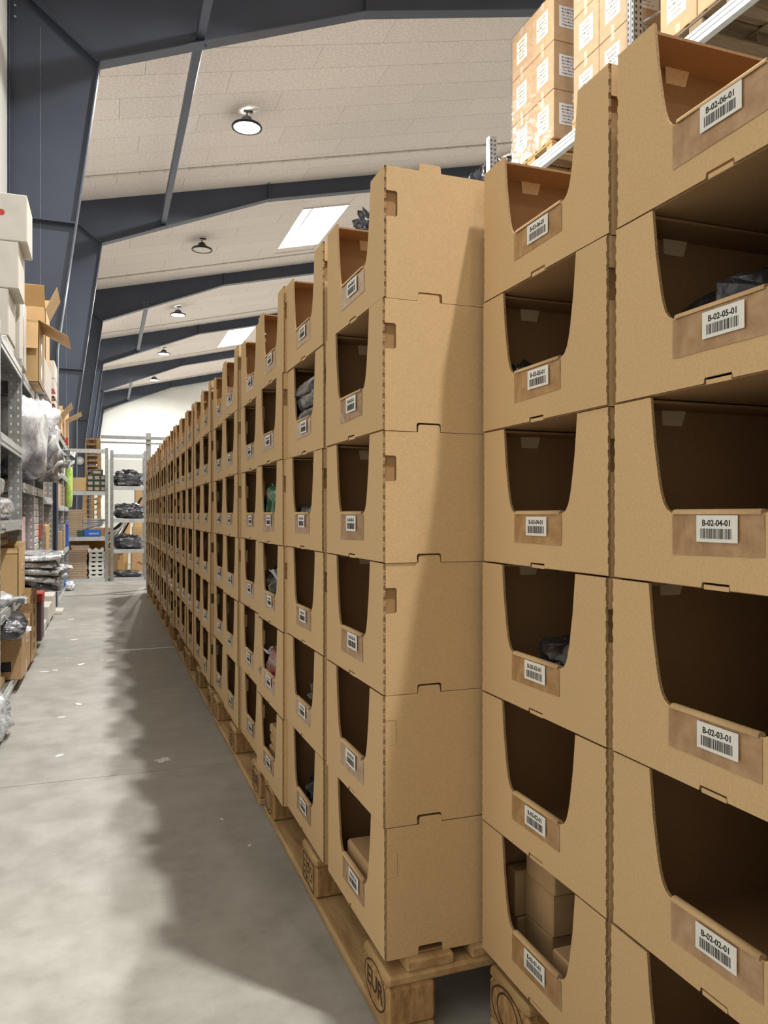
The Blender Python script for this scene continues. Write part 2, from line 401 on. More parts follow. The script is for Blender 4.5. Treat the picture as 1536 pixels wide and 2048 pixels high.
for y0, y1, lab in ((FR0 - BAY, FR0, 'dark square steel tie running overhead to the nearest frame'), (FR0, FR0 + BAY, 'dark square steel tie between the first and second frames'),
                    (FR0 + 2 * BAY, FR0 + 3 * BAY, 'grey square steel tie between the third and fourth frames'),
                    (FR0 + 4 * BAY, FR0 + 5 * BAY - .16, 'grey square steel tie before the white end wall')):
    t = thing('roof_tie', lab, 'steel tie', (1.03, y0, 6.50))
    m1 = MB().box(-.05, .05, .02, y1 - y0 - .02, -.05, .05); put('tube', m1.mesh('tube', M['steel_edge'], bevel=.008), t)
    for q in (.008, y1 - y0 - .02):
        put('end_plate', MB().box(-.075, .075, q, q + .012, -.09, .09).mesh('end_plate', M['steel']), t)
# cable conduits clipped under the panels
for i in range(5):
    y = 14.0 + 6.1 * i
    t = thing('cable_conduit', ['thin white cable conduit crossing the ceiling in the nearest bay', 'thin white cable conduit below the first skylight', 'thin white cable conduit in the third bay of ceiling',
               'thin white cable conduit below the farther skylight', 'thin white cable conduit in the last bay of ceiling'][i], 'conduit', (0, y, 0))
    put('pipe', MB().tube([(-.9, 0, zc(-.9) - .018), (9.2, 0, zc(9.2) - .018)], .016, 8).mesh('pipe', M['conduit']), t)
    cm = MB().box(-.014, .014, -.026, .026, -.02, .02).mesh('clip', M['galv_w'])
    for k in range(24): 
        x = -.7 + .42 * k; put('clip', cm, t, (x, 0, zc(x) - .02))

# bay lamps
dome = MB().lathe([(.03, .15), (.07, .14), (.10, .09), (.13, .05), (.2, .03), (.225, .015), (.235, 0), (.235, -.02), (.205, -.024), (.2, -.012)], 32).mesh('housing', M['black'])
lens = MB().lathe([(0, -.016), (.1, -.016), (.2, -.013)], 32).mesh('lens', M['lamp_lens'])
lens0 = MB().lathe([(0, -.016), (.1, -.016), (.2, -.013)], 32).mesh('lens', M['lamp_off'])
hook = MB().tube([(0, 0, .13), (0, 0, .2), (.02, 0, .23)], .012, 8).box(-.05, .09, -.02, .02, .215, .24).mesh('hook', M['black'])
def lamp(x, y, on, label, p=1.0):
    z = 7.04 if x < 5 else zc(x) - .3
    t = thing('bay_lamp', label, 'lamp', (x, y, z), 0, 'round high-bay lamps under the roof')
    put('housing', dome, t); put('lens', lens if on else lens0, t)
    h = put('hook', hook, t); h.scale = (1, 1, (zc(x) - .004 - z) / .24)
    if on:
        ld = bpy.data.lights.new('lamp_light', 'AREA'); ld.shape = 'DISK'; ld.size = .2; ld.energy = LAMP_W * p
        ld.color = (1, .985, .955); ld.spread = math.radians(170)
        lo = bpy.data.objects.new('lamp_light', ld); COL.objects.link(lo); lo.parent = t; lo.location = (0, 0, -.035)
    return t
lamp(1.75, -.15, True, 'lit round bay lamp hanging above the photographer', 1.2)
lamp(1.7, -6.1, True, 'lit round bay lamp behind the photographer', .22)
for i, (y, on, lab) in enumerate(((6.06, True, 'lit round bay lamp over the front of the bin row'), (12.0, True, 'brightest lit bay lamp, under the nearest ceiling panels'),
        (17.9, False, 'unlit black round bay lamp with a pale lens, left of the skylight'), (24.0, True, 'lit bay lamp beyond the unlit one'),
        (30.0, True, 'lit bay lamp second beyond the unlit one'), (36.0, True, 'farthest lit bay lamp before the end wall'))):
    lamp(2.08, y, on, lab)
for k, x in enumerate((8.2, 14.0)):  # lamp rows added as fill, to bounce more light onto the ceiling
    for i in range(5):
        lamp(x, 7.5 + 7.2 * i, True, '%s added fill lamp in the %s far-side line behind the pallet rack' % (ORD[i], ['nearer', 'outer'][k]), .6)

# ------------------------------------------------------------------ pallets
PB = {}
def pallet_parts(wood):
    if wood in PB: return PB[wood]
    w = M[wood]; blk = M['block'] if wood == 'wood' else M['wood_grey']
    mk = lambda dx, dy, dz, mt, bv=.004: MB().box(-dx / 2, dx / 2, -dy / 2, dy / 2, 0, dz).mesh('piece', mt, bevel=bv)
    P = {'deck_w': mk(.145, 1.196, .022, w), 'deck_n': mk(.10, 1.196, .022, w), 'str': None, 'blk_w': mk(.145, .145, .078, blk, .006), 'blk_n': mk(.10, .145, .078, blk, .006),
         'edge_b': mk(.10, 1.2, .022, w, .005), 'mid_b': mk(.145, 1.2, .022, w, .005)}
    P['str'] = mk(.8, .145, .022, w, .006)
    PB[wood] = P
    return P
def pallet(label, loc, rz=0, wood='wood', group='wooden pallets under the row of bins', marks=False, rot=None, jit=True):
    """origin: middle of the footprint; long side along local y"""
    t = thing('wooden_pallet', label, 'pallet', loc, rz, group)
    if rot: t.rotation_euler = rot
    P = pallet_parts(wood)
    for x in (-.35, 0, .35):
        put('bottom_board', P['edge_b'] if x else P['mid_b'], t, (x, 0, 0))
        for y in (-.5275, 0, .5275):
            b = put('block', P['blk_n'] if x else P['blk_w'], t, (x, y, .022))
            if marks and x < 0: stamp(b, y)
    for y in (-.5275, 0, .5275): put('stringer_board', P['str'], t, (0, y, .10))
    for x, k in ((-.31, 'deck_n'), (-.17, 'deck_n'), (0, 'deck_w'), (.17, 'deck_n'), (.32, 'deck_w')):
        put('deck_board', P[k], t, (x + (rnd.uniform(-.006, .006) if jit else 0), 0, .122))
    return t
def ring_mesh(rx, ry, w):
    m1 = MB(); n = 28
    vs = []
    for k in range(n):
        a = 2 * math.pi * k / n
        vs += [(rx * math.cos(a), ry * math.sin(a), 0), ((rx - w) * math.cos(a), (ry - w) * math.sin(a), 0)]
    m1.add(vs, [(2 * k, (2 * k + 2) % (2 * n), (2 * k + 3) % (2 * n), 2 * k + 1) for k in range(n)])
    return m1.mesh('ring_mark', M['burn'])
M['burn'] = mat('burnt_stamp', (62, 42, 26), .8, var=.2, scale=60)
RING = ring_mesh(.062, .043, .0035); RING2 = ring_mesh(.040, .034, .0035)
def stamp(b, y):
    x = -.0506
    if y < -.1:
        o = put('stamp_mark', RING, b, (x, 0, .048), FRONT)
        put('stamp_lettering', text_mesh('EUR', .052, M['burn'], .0006, res=2), b, (x, 0, .048), FRONT)
    elif y > .1:
        put('stamp_mark', RING, b, (x, 0, .046), FRONT); put('stamp_mark', RING2, b, (x, 0, .046), FRONT)
    else:
        m1 = MB(); a, h, w = .055, .036, .003
        m1.box(-a, a, -h, -h + w, 0, .0003); m1.box(-a, a, h - w, h, 0, .0003); m1.box(-a, -a + w, -h, h, 0, .0003); m1.box(a - w, a, -h, h, 0, .0003)
        m1.box(-.022, -.019, -h, h, 0, .0003)
        for px, py in ((-.008, .018), (.0, .012), (.004, .020), (-.004, -.004), (.012, .004), (.028, -.014), (.034, .0), (-.010, -.02), (-.038, .014), (-.038, .0), (-.038, -.016), (.024, .016)):
            m1.box(px - .005, px + .005, py - .003, py + .003, 0, .0003)
        put('stamp_mark', m1.mesh('stamp_mark', M['burn']), b, (x, 0, .042), FRONT)

# ------------------------------------------------------------------ picking bins
BW, BH, BD, T = .398, .254, .58, .0045
def front_outline():
    hw = BW / 2
    pts = [(-hw, .002), (-.024, .002), (-.022, .009), (.022, .009), (.024, .002), (hw, .002)]
    k = 0; z = .010
    while z < BH - .012:                                    # perforated fold, a few bumps
        pts.append((hw - (.0016 if k % 2 else 0), z)); z += .0085; pts.append((hw - (.0016 if k % 2 else 0), z)); z += .0015; k += 1
    pts.append((hw, BH - .001))
    half = [(.119, BH - .001), (.112, .19), (.103, .140), (.0985, .122), (.0935, .109), (.0865, .100), (.078, .0955), (.0725, .095)]
    pts += [(a, b) for a, b in half] + [(-a, b) for a, b in half[::-1]]
    left = []
    k = 0; z = .010
    while z < BH - .012:
        left.append((-hw + (.0016 if k % 2 else 0), z)); z += .0085; left.append((-hw + (.0016 if k % 2 else 0), z)); z += .0015; k += 1
    pts += [(-hw, BH - .001)] + left[::-1]
    return pts
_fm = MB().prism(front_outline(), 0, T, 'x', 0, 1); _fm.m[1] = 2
FM = _fm.mesh('front_panel', [M['kraft'], M['kraft_edge'], M['kraft_shade']])
def side_outline():
    p = [(T, .0), (.070, 0), (.070, .014), (.073, .017), (.118, .017), (.121, .014), (.121, 0), (.45, 0), (.45, .014), (.453, .017), (.498, .017), (.501, .014), (.501, 0), (BD, 0), (BD, BH - .001),
         (.497, BH - .001), (.496, BH + .011), (.493, BH + .0135), (.456, BH + .0135), (.453, BH + .011), (.452, BH - .001), (.119, BH - .001), (.118, BH + .011), (.115, BH + .0135), (.076, BH + .0135), (.073, BH + .011), (.072, BH - .001),
         (T, BH - .001), (T, .206), (.024, .206), (.027, .203), (.027, .160), (.024, .157), (T, .157)]
    return p
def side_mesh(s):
    m1 = MB().prism(side_outline(), -T / 2, T / 2, 'y', 0, 1); m1.m[0 if s > 0 else 1] = 2      # the side darkened for shade faces into the bin
    return m1.mesh('side_panel', [M['kraft'], M['kraft_edge'], M['kraft_shade']])
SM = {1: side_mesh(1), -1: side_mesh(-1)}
BKM = MB().box(BD + .001, BD + T, -BW / 2, BW / 2, 0, BH - .001).box(BD, BD + .001, -BW / 2 + T, BW / 2 - T, T, BH - .006, 1).mesh('back_panel', [M['kraft'], M['kraft_shade']])
BSM = MB().box(T, BD, -BW / 2 + T, BW / 2 - T, .0005, T).mesh('base_panel', M['kraft_shade'])
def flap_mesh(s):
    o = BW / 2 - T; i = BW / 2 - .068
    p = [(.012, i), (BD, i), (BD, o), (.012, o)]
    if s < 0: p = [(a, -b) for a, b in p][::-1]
    return MB().prism(p, BH - .006, BH - .002, 'z').mesh('top_flap', M['kraft_shade'])
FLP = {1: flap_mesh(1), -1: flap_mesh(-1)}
def lip_mesh():
    c = [(-.003, .0935), (-.0033, .0965), (-.0015, .0992), (.002, .1), (.006, .0992), (.0082, .0965), (.008, .0935)]
    n = len(c); y0, y1 = -.0725, .0725
    vs = [(a, y0, b) for a, b in c] + [(a, y1, b) for a, b in c]
    fs = [(i, i + 1, n + i + 1, n + i)[::-1] for i in range(n - 1)] + [tuple(range(n))[::-1], tuple(range(n, 2 * n))]
    return MB().add(vs, fs, 0, True).mesh('folded_lip', M['kraft'])
LIP = lip_mesh()
def tape_mesh(seed):
    r = random.Random(seed); w0, w1 = -.074 - r.uniform(0, .008), .074 + r.uniform(0, .008); zb = .044 + r.uniform(-.006, .006); sk = r.uniform(-.005, .005)
    nx, nz = 26, 9; vs = []; fs = []
    for i in range(nz + 1):
        for k in range(nx + 1):
            u = k / nx; v = i / nz
            y = w0 + (w1 - w0) * u; z = .0935 + (zb + sk * (u - .5) - .0935) * v
            wr = noise.noise((y * 60 + seed * 7, z * 60, seed)) * .0009 + noise.noise((y * 150, z * 150, seed)) * .0005
            vs.append((-.0008 - max(0, wr), y, z))
    for i in range(nz):
        for k in range(nx):
            a = i * (nx + 1) + k; fs.append((a, a + 1, a + nx + 2, a + nx + 1)[::-1])
    return MB().add(vs, fs, 0, True).mesh('packing_tape', M['pack_tape'])
TAPES = [tape_mesh(i) for i in range(5)]
LBL = MB().box(-.0335, .0335, -.0165, .0165, 0, .0004).mesh('bin_label', M['paper'])
def barcode(seed):
    r = random.Random(seed); m1 = MB(); x = -.0265
    while x < .0255:
        w = r.choice((.0005, .0005, .001, .0015)); m1.box(x, min(x + w, .0265), -.0122, .0002, .0002, .0006); x += w + r.choice((.0006, .0006, .001, .0014))
    return m1.mesh('barcode', M['ink'])
BARS = [barcode(i) for i in range(6)]
SLOT = MB().box(.0012, .0038, -.0205, .0205, .0002, .006).mesh('base_tab', M['kraft'])
FILL = MB().box(.0048, .0264, -.0018, .0016, .1572, .2058).mesh('tuck_tab', M['kraft'])
TUCK = MB().box(.0046, .034, -.0010, .0010, .150, .212).box(.0046, .0262, -.0030, -.0010, .1575, .183).mesh('tuck_tab', M['kraft_shade'])
LOCK = MB().prism([(.078, 0), (.082, -.024), (.117, -.024), (.122, 0)], -.0012, .0012, 'y').mesh('lock_tab', M['kraft_lit'])

def bin_(col, tier, x, y, rz, detail, label):
    z = .1445 + BH * (tier - 1)
    t = thing('picking_bin', label, 'picking bin', (x, y, z), rz, 'stacked cardboard picking bins')
    put('front_panel', FM, t)
    for s in (-1, 1): put('side_panel', SM[s], t, (0, s * (BW / 2 - T / 2), 0))
    put('back_panel', BKM, t); put('base_panel', BSM, t)
    if detail >= 1:
        for s in (-1, 1): put('top_flap', FLP[s], t)
        put('folded_lip', LIP, t)
    if detail >= 2:
        put('base_tab', SLOT, t)
        put('lock_tab', LOCK, t, (0, BW / 2 - T - .004, BH - .004), (math.radians(8), 0, 0))
        if tier <= 2: put('tuck_tab', FILL, t, (0, -BW / 2 + T / 2, 0))
        else: put('tuck_tab', TUCK, t, (0, -BW / 2 + T + .002, 0))
    put('packing_tape', TAPES[rnd.randrange(5)], t, label='crinkled glossy tape over the front lip')
    l = put('bin_label', LBL, t, (-.0031, -.006 + rnd.uniform(-.006, .006), .0742 + rnd.uniform(-.002, .002)), FRONT.to_4x4() @ Matrix.Rotation(rnd.uniform(-.025, .025), 4, 'Z') if False else FRONT)
    l.rotation_euler.x += 0
    put('barcode', BARS[rnd.randrange(6)], l)
    put('lettering', text_mesh('B-%02d-%02d-01' % (col, tier), .0105, M['ink'], .00022, res=1 if col > 4 else 3), l, (0, .0068, .0005))
    return t
TIER = ['lowest tier', 'second tier up', 'third tier up', 'fourth tier up', 'fifth tier up', 'topmost tier']
STACKX = {}
def stack(col, x, y, detail, lean=0):
    STACKX[col] = (x, y)
    for k in range(1, 7):
        if col == 1: lab = 'kraft cardboard picking bin marked B-01-%02d-01, %s, just past the right edge' % (k, TIER[k - 1])
        elif col <= 3: lab = 'kraft cardboard picking bin marked B-%02d-%02d-01, %s of the set-back stack' % (col, k, TIER[k - 1])
        elif col <= 6: lab = 'kraft cardboard picking bin marked B-%02d-%02d-01, %s, %s stack from the jutting corner' % (col, k, TIER[k - 1], ORD[col - 4])
        else: lab = 'kraft cardboard picking bin, %s stack from the jutting corner, %s' % (ORD[col - 4], TIER[k - 1])
        if col == 24: lab = 'kraft cardboard picking bin, last stack at the far end, %s' % TIER[k - 1]
        bin_(col, k, x + rnd.uniform(-.003, .003), y + lean * (k - 3.5) + rnd.uniform(-.0012, .0012), rnd.uniform(-.003, .003), detail, lab)
stack(1, .701, .334, 0); stack(2, .701, .745, 2, -.0030); stack(3, .701, 1.158, 2, -.0012)
pallet('wooden pallet under the two set-back stacks, its corner block in the foreground', (1.105, .742, 0), 0, 'wood', marks=True)
for p in range(7):
    px = .4975 + rnd.uniform(-.004, .008); py = 1.364 + 1.26 * p
    pallet(['wooden pallet with a round EUR stamp under the jutting corner stack', 'wooden pallet second from the corner under the bin row', 'wooden pallet third from the corner under the bin row', 'wooden pallet fourth from the corner under the bin row',
            'wooden pallet fifth from the corner under the bin row', 'wooden pallet sixth from the corner under the bin row', 'wooden pallet at the far end of the bin row'][p], (px + .4, py + .6, 0), 0, 'wood', marks=p < 4)
    for j in range(3):
        n = 3 * p + j
        off = [-.0, .0, -.010, .004, -.004, .006, -.006, .004, 0][n % 9]
        stack(4 + n, .4995 + off, 1.381 + .42 * n + .199 + (.016 if n == 1 else -.008 if n == 2 else rnd.uniform(-.006, .006) * (n > 2)), 2 if n < 6 else 1)

# ------------------------------------------------------------------ cartons, bags, shelving
AISLE = Matrix(((0, 0, 1), (1, 0, 0), (0, 1, 0)))        # text in a plane facing +X, reading towards +Y
def carton(label, b, mt='carton', cat='carton', name='cardboard_carton', group=None, rz=0, tape='pack_tape', bev=.005, tape_dir='y', seam=True):
    x0, x1, y0, y1, z0, z1 = b
    cx, cy = (x0 + x1) / 2, (y0 + y1) / 2; w, d, h = (x1 - x0) / 2, (y1 - y0) / 2, z1 - z0
    t = thing(name, label, cat, (cx, cy, z0), rz, group)
    put('body', MB().box(-w, w, -d, d, 0, h).mesh('body', M[mt], bevel=bev), t)
    if tape:
        e = .0012; s = min(.025, w * .3, d * .3); k = min(.07, h * .3)
        m1 = MB()
        if tape_dir == 'y':
            m1.box(-s, s, -d - e, d + e, h, h + e); m1.box(-s, s, -d - e, -d, h - k, h + e); m1.box(-s, s, d, d + e, h - k, h + e)
            m1.box(-s, s, -d - e, -d, 0, k); m1.box(-s, s, d, d + e, 0, k)
        else:
            m1.box(-w - e, w + e, -s, s, h, h + e)
            for q in (1, -1):
                xa, xb = sorted((q * w, q * (w + e))); m1.box(xa, xb, -s, s, h - k, h + e); m1.box(xa, xb, -s, s, 0, k)
        put('tape', m1.mesh('tape', M[tape]), t)
    return t, (w, d, h)
def open_carton(label, b, mt='carton', flaps=((1, 70), (-1, 60), (2, 80), (-2, 50)), fl=.12, rz=0, group=None, th=.004):
    """flaps: side (1:+x -1:-x 2:+y -2:-y), degrees from upright (0) outward"""
    x0, x1, y0, y1, z0, z1 = b
    cx, cy = (x0 + x1) / 2, (y0 + y1) / 2; w, d, h = (x1 - x0) / 2, (y1 - y0) / 2, z1 - z0
    t = thing('open_carton', label, 'carton', (cx, cy, z0), rz, group)
    put('body', MB().box(-w, w, -d, d, 0, th).box(-w, -w + th, -d, d, 0, h).box(w - th, w, -d, d, 0, h).box(-w, w, -d, -d + th, 0, h).box(-w, w, d - th, d, 0, h).mesh('body', M[mt]), t)
    for s, a in flaps:
        a = math.radians(a); L = fl
        if abs(s) == 1:
            me = MB().box(-th, 0, -d + .003, d - .003, 0, L).mesh('flap', M[mt]); put('flap', me, t, (w if s > 0 else -w + th, 0, h), (0, a if s > 0 else -a, 0))
        else:
            me = MB().box(-w + .003, w - .003, -th, 0, 0, L).mesh('flap', M[mt]); put('flap', me, t, (0, d if s > 0 else -d + th, h), (-a if s > 0 else a, 0, 0))
    return t, (w, d, h)
def fpow(v, e): return math.copysign(abs(v) ** e, v)
def pillow(half, seed, amp=.12, e=.55, freq=3.2, nu=20, nv=36, flat=.85, fold=.0):
    a, b, c = half; vs = []; fs = []; mn = min(half)
    for i in range(nu + 1):
        u = -math.pi / 2 + math.pi * i / nu
        for k in range(nv):
            v = 2 * math.pi * k / nv
            p = Vector((a * fpow(math.cos(u), e) * fpow(math.cos(v), e), b * fpow(math.cos(u), e) * fpow(math.sin(v), e), c * fpow(math.sin(u), e)))
            q = p * (freq / max(half)) + Vector((seed * 3.1, seed * 1.7, seed))
            n = noise.fractal(q, 1.0, 2.0, 3) + .5 * (abs(noise.noise(q * 2.3)) - .3)
            d = p.normalized() if p.length else Vector((0, 0, 1))
            p = p + d * n * amp * mn * 1.6
            if fold: p.z += fold * c * math.sin(p.y / b * 6 + 3 * noise.noise(q)) * .3
            p.z = max(p.z, -c * flat)
            vs.append(p)
    for i in range(nu):
        for k in range(nv): fs.append((i * nv + k, i * nv + (k + 1) % nv, (i + 1) * nv + (k + 1) % nv, (i + 1) * nv + k))
    return MB().add(vs, fs, 0, True)
def bag(label, c, half, mt, seed=1, amp=.12, e=.55, rot=(0, 0, 0), name='plastic_bag', cat='plastic bag', group=None, freq=3.2, flat=.85, crest=None, nu=20, nv=36):
    t = thing(name, label, cat, (c[0], c[1], c[2]), 0, group); t.rotation_euler = rot
    put('film', pillow(half, seed, amp, e, freq, nu, nv, flat).mesh('film', M[mt]), t)
    if crest:                                       # crumpled end of film: a crimped sheet with folds
        p, dr, L, wd = crest; r = random.Random(seed); m1 = MB(); n = 14; vs = []; fs = []
        dr = Vector(dr).normalized(); sx = dr.cross(Vector((0, 0, 1))).normalized() if abs(dr.z) < .9 else Vector((1, 0, 0)); up = sx.cross(dr)
        for i in range(6):
            f = i / 5
            for k in range(n):
                s = (k / (n - 1) - .5) * wd * (.35 + .65 * f)
                vs.append(Vector(p) + dr * (L * f * (1 + .25 * r.uniform(-1, 1) * f)) + sx * s + up * (.18 * wd * math.sin(k * 1.9 + seed) * (.4 + f) * .6))
        for i in range(5):
            for k in range(n - 1): fs.append((i * n + k, i * n + k + 1, (i + 1) * n + k + 1, (i + 1) * n + k))
        put('crumpled_end', m1.add(vs, fs, 0, True).mesh('crumpled_end', M['bag_silver']), t)
    return t

def post_mesh(h, wx=.075, wy=.055):
    return MB().box(-wx, 0, -wy / 2, -wy / 2 + .004, 0, h).box(-.004, 0, -wy / 2, wy / 2, 0, h).box(-wx, -wx + .004, -wy / 2, wy / 2, 0, h).box(-wx * .53, -wx * .47, -wy / 2 - .004, -wy / 2, 0, h).box(-wx - .004, .006, -wy / 2 - .006, wy / 2 + .006, 0, .006).mesh('post', M['galv'])
def holes_mesh(h, wx=.075, wy=.055):
    m1 = MB(); z = .06
    while z < h - .03:
        for x in (-wx * .78, -wx * .24):
            m1.box(x - .0055, x + .0055, -wy / 2 - .0006, -wy / 2, z - .008, z + .008)
        for y in (-.012, .012): m1.box(0, .0006, y - .004, y + .004, z - .008, z + .008)
        z += .05
    return m1.mesh('punched_holes', M['hole_lt'])
PM, HM = {}, {}
def post(t, x, y, h):
    k = round(h, 2)
    if k not in PM: PM[k] = post_mesh(h); HM[k] = holes_mesh(h)
    p = put('post', PM[k], t, (x, y, 0)); put('punched_holes', HM[k], p)['kind'] = 'stuff'; return p
def shelving(label, x0, x1, y0, y1, h, levels, posts='both', group='galvanised shelving along the left wall', axis='y', beam=.06):
    t = thing('shelving_unit', label, 'shelving', ((x0 + x1) / 2, (y0 + y1) / 2, 0), 0, group)
    ox, oy = (x0 + x1) / 2, (y0 + y1) / 2; w, d = (x1 - x0) / 2, (y1 - y0) / 2
    for yy in ((-d + .03, d - .03) if posts == 'both' else (d - .03,)):
        post(t, w, yy, h); post(t, -w + .08, yy, h)
    for z in levels:
        put('shelf', MB().box(-w + .002, w - .006, -d + .004, d - .004, z - .018, z - .001).mesh('shelf', M['galv']), t)
        put('shelf_beam', MB().box(w - .004, w + .003, -d + .06, d - .06, z - beam, z + .002).box(w + .003, w + .007, -d + .06, d - .06, z - beam * .62, z - beam * .38).mesh('shelf_beam', M['galv_w']), t)
        put('shelf_beam', MB().box(-w + .08, w - .08, -d + .01, -d + .016, z - beam, z + .002).mesh('shelf_beam', M['galv_w']), t)
        if z in levels[1:3]:
            put('price_rail', MB().box(w + .007, w + .009, -d + .2, d - .2, z - beam * .9, z - beam * .1).mesh('price_rail', M['galv_w']), t)
    return t
XF = -.49; XB = -.93
SH = [(4.2, 5.33, [.07, .505, .965, 1.41, 1.9], 'both', 'galvanised shelving unit nearest the camera on the left, white cartons on top'),
      (5.345, 6.22, [.05, .50, 1.2, 1.9], 'far', 'galvanised shelving unit with white film bundles bulging out, second on the left'),
      (6.235, 7.13, [.05, .50, 1.2, 1.93], 'far', 'galvanised shelving unit with silver bags, third on the left'),
      (7.145, 8.30, [.05, .62, 1.15, 1.92], 'far', 'galvanised shelving unit fourth on the left, pink and white goods on top'),
      (9.22, 10.55, [.05, .55, 1.1, 1.5, 1.92], 'both', 'galvanised shelving unit just past the nearest column'),
      (10.565, 11.9, [.05, .55, 1.1, 1.5, 1.92], 'far', 'galvanised shelving unit in the far left corner')]
for y0, y1, lv, ps, lab in SH: shelving(lab, XB, XF, y0, y1, 1.97, lv, ps)

# --- near unit, top: four white cartons stacked askew
def wcarton(lab, b, dot=False):
    t, (w, d, h) = carton(lab, b, 'carton_w', tape='clear_tape', group='white cartons on top of the near shelving')
    if dot:
        m1 = MB(); m1.lathe([(0, 0), (.018, 0)], 16)
        m1.v = [(a, 0, c) for a, c, _ in m1.v]
        put('red_dot', m1.mesh('red_dot', M['ink_red']), t, (w - .135, -d - .0012, h * .58), label='round red sticker')
    return t
wcarton('white carton with a red dot, topmost of the tall white stack', (-.83, -.425, 4.90, 5.25, 2.577, 2.85), True)
wcarton('white carton second from the top of the white stack', (-.88, -.47, 4.90, 5.26, 2.303, 2.574))
wcarton('white carton third from the top of the white stack', (-.93, -.523, 4.90, 5.28, 2.03, 2.30))
wcarton('low white carton at the bottom of the white stack', (-.94, -.53, 4.88, 5.26, 1.905, 2.027))
wcarton('white carton tucked behind the white stack, its side lit', (-.90, -.50, 5.30, 5.72, 1.96, 2.40))
put('tape_band', MB().box(0, .001, -.02, .02, 0, .44).mesh('tape_band', M['clear_tape']), bpy.data.objects['cardboard_carton.004'] if 'cardboard_carton.004' in bpy.data.objects else None, (.2003, 0, 0))
# brown open carton with flaps over the second unit
t, (w, d, h) = open_carton('brown open carton with torn flaps hanging into the aisle on the top shelf', (-.80, -.4256, 5.76, 6.21, 1.905, 2.33), 'carton_y',
                           flaps=((1, 118), (-1, 10), (2, 8), (-2, 165)), fl=.21)
put('tape', MB().box(w, w + .001, -.03, .03, .0, .30).mesh('tape', M['clear_tape']), t, label='glossy clear tape')
open_carton('brown open carton standing behind the torn one, tall flap up', (-.86, -.44, 6.62, 7.08, 2.19, 2.62), 'carton_y', flaps=((1, 25), (-1, 20), (2, 12), (-2, 40)), fl=.2)
carton('white carton with a clear tape band on the top shelf, jutting out', (-.84, -.427, 6.26, 7.09, 1.935, 2.185), 'carton_w', tape='clear_tape')
for k in range(3):
    t, (w, d, h) = carton('white carton with red lettering, %s of the stack of three beside the column' % ['lowest', 'middle', 'topmost'][k], (-.84, -.44, 7.75, 8.22, 1.925 + .168 * k, 2.09 + .168 * k), 'carton_w', tape=None, group='white cartons with red print')
    put('lettering', text_mesh('SANTORINI', .05, M['ink_red'], .001, res=1) if False else text_mesh('express', .05, M['ink_red'], .001, res=1), t, (-.02, -d - .0008, h * .55), NEAR)
# pink and white folded concertina packs
t = thing('concertina_pack', 'pink and white zigzag concertina pack hanging over the top shelf', 'paper pack', (-.42, 7.42, 1.80))
m0 = MB(); m1 = MB()
for k in range(9):
    z = .30 - k * .033; s = 1 if k % 2 else -1
    (m0 if k % 2 else m1).add([(-.10, -.1, z), (.0, -.1 , z - .033 if s > 0 else z - .0), (.0, .12, z - .033 if s > 0 else z), (-.10, .12, z), (-.10, -.1, z - .014), (.0, -.1, z - .047 if s > 0 else z - .014), (.0, .12, z - .047 if s > 0 else z - .014), (-.10, .12, z - .014)],
        [(0, 1, 2, 3), (7, 6, 5, 4), (0, 4, 5, 1), (1, 5, 6, 2), (2, 6, 7, 3), (3, 7, 4, 0)])
put('white_fold', m0.mesh('white_fold', M['paper']), t); put('red_fold', m1.mesh('red_fold', M['red']), t)
# white film bundles on the second and third units
bag('big grey bundle wrapped in white film bulging from the second unit', (-.60, 5.78, 1.50), (.21, .38, .30), 'bag_white', 3, .16, .6, group='film wrapped bundles', freq=2.6)
bag('white film bundle behind the big grey one, bulging over the aisle', (-.56, 6.50, 1.58), (.23, .30, .30), 'bag_white', 5, .22, .7, group='film wrapped bundles', freq=2.4, crest=((.16, .1, -.08), (.8, -.2, -.1), .14, .2))
bag('loose white film hanging from the bundles toward the aisle', (-.52, 6.86, 1.38), (.18, .2, .14), 'bag_white', 9, .3, .8, group='film wrapped bundles', freq=2.6, crest=((.1, 0, .02), (.9, .1, .1), .16, .22))
bag('grey clothing bundle in film at the left end of the second unit', (-.66, 5.62, 1.315), (.17, .22, .10), 'bag_grey', 12, .15, .6, group='film wrapped bundles')
# near unit shelves
bag('heap of silver foil bags on the near unit, upper', (-.70, 4.72, 1.165), (.17, .33, .075), 'bag_silver', 21, .25, .6, (0, .05, .05), group='silver bags')
bag('heap of silver foil bags on the near unit, lower', (-.68, 4.74, 1.035), (.185, .36, .068), 'bag_silver', 23, .25, .6, group='silver bags')
carton('small kraft carton on the upper shelf of the near unit', (-.86, -.60, 4.75, 5.05, 1.415, 1.55), 'carton_y')
carton('brown carton deep on the middle shelf of the near unit', (-.90, -.63, 5.12, 5.25, .97, 1.32), 'carton')
for k in range(3):
    carton('printed white box, %s of three on the shelf under the silver bags' % ['lowest', 'middle', 'topmost'][k], (-.88, -.56, 4.9, 5.22, .815 + .046 * k, .858 + .046 * k), 'carton_w', tape=None, group='printed white boxes', name='printed_box', cat='box')
t, (w, d, h) = open_carton('tall open kraft carton with ragged top on the near unit', (-.84, -.467, 4.86, 5.24, .508, .805), 'carton_y', flaps=((1, 5), (2, 14), (-2, 160)), fl=.03)
m1 = MB().box(0, .0008, -.02, .02, -.03, .03); s = put('shipping_label', m1.mesh('shipping_label', M['paper']), t, (w, .03, .17))
put('print', MB().box(0, .0012, -.012, .012, -.02, -.004).box(0, .0012, -.012, .006, .004, .01).mesh('print', M['ink']), s)
t, (w, d, h) = carton('kraft carton with a printed symbol on the lowest shelf of the near unit', (-.90, -.438, 4.75, 5.24, .072, .355), 'carton', tape='pack_tape', tape_dir='x')
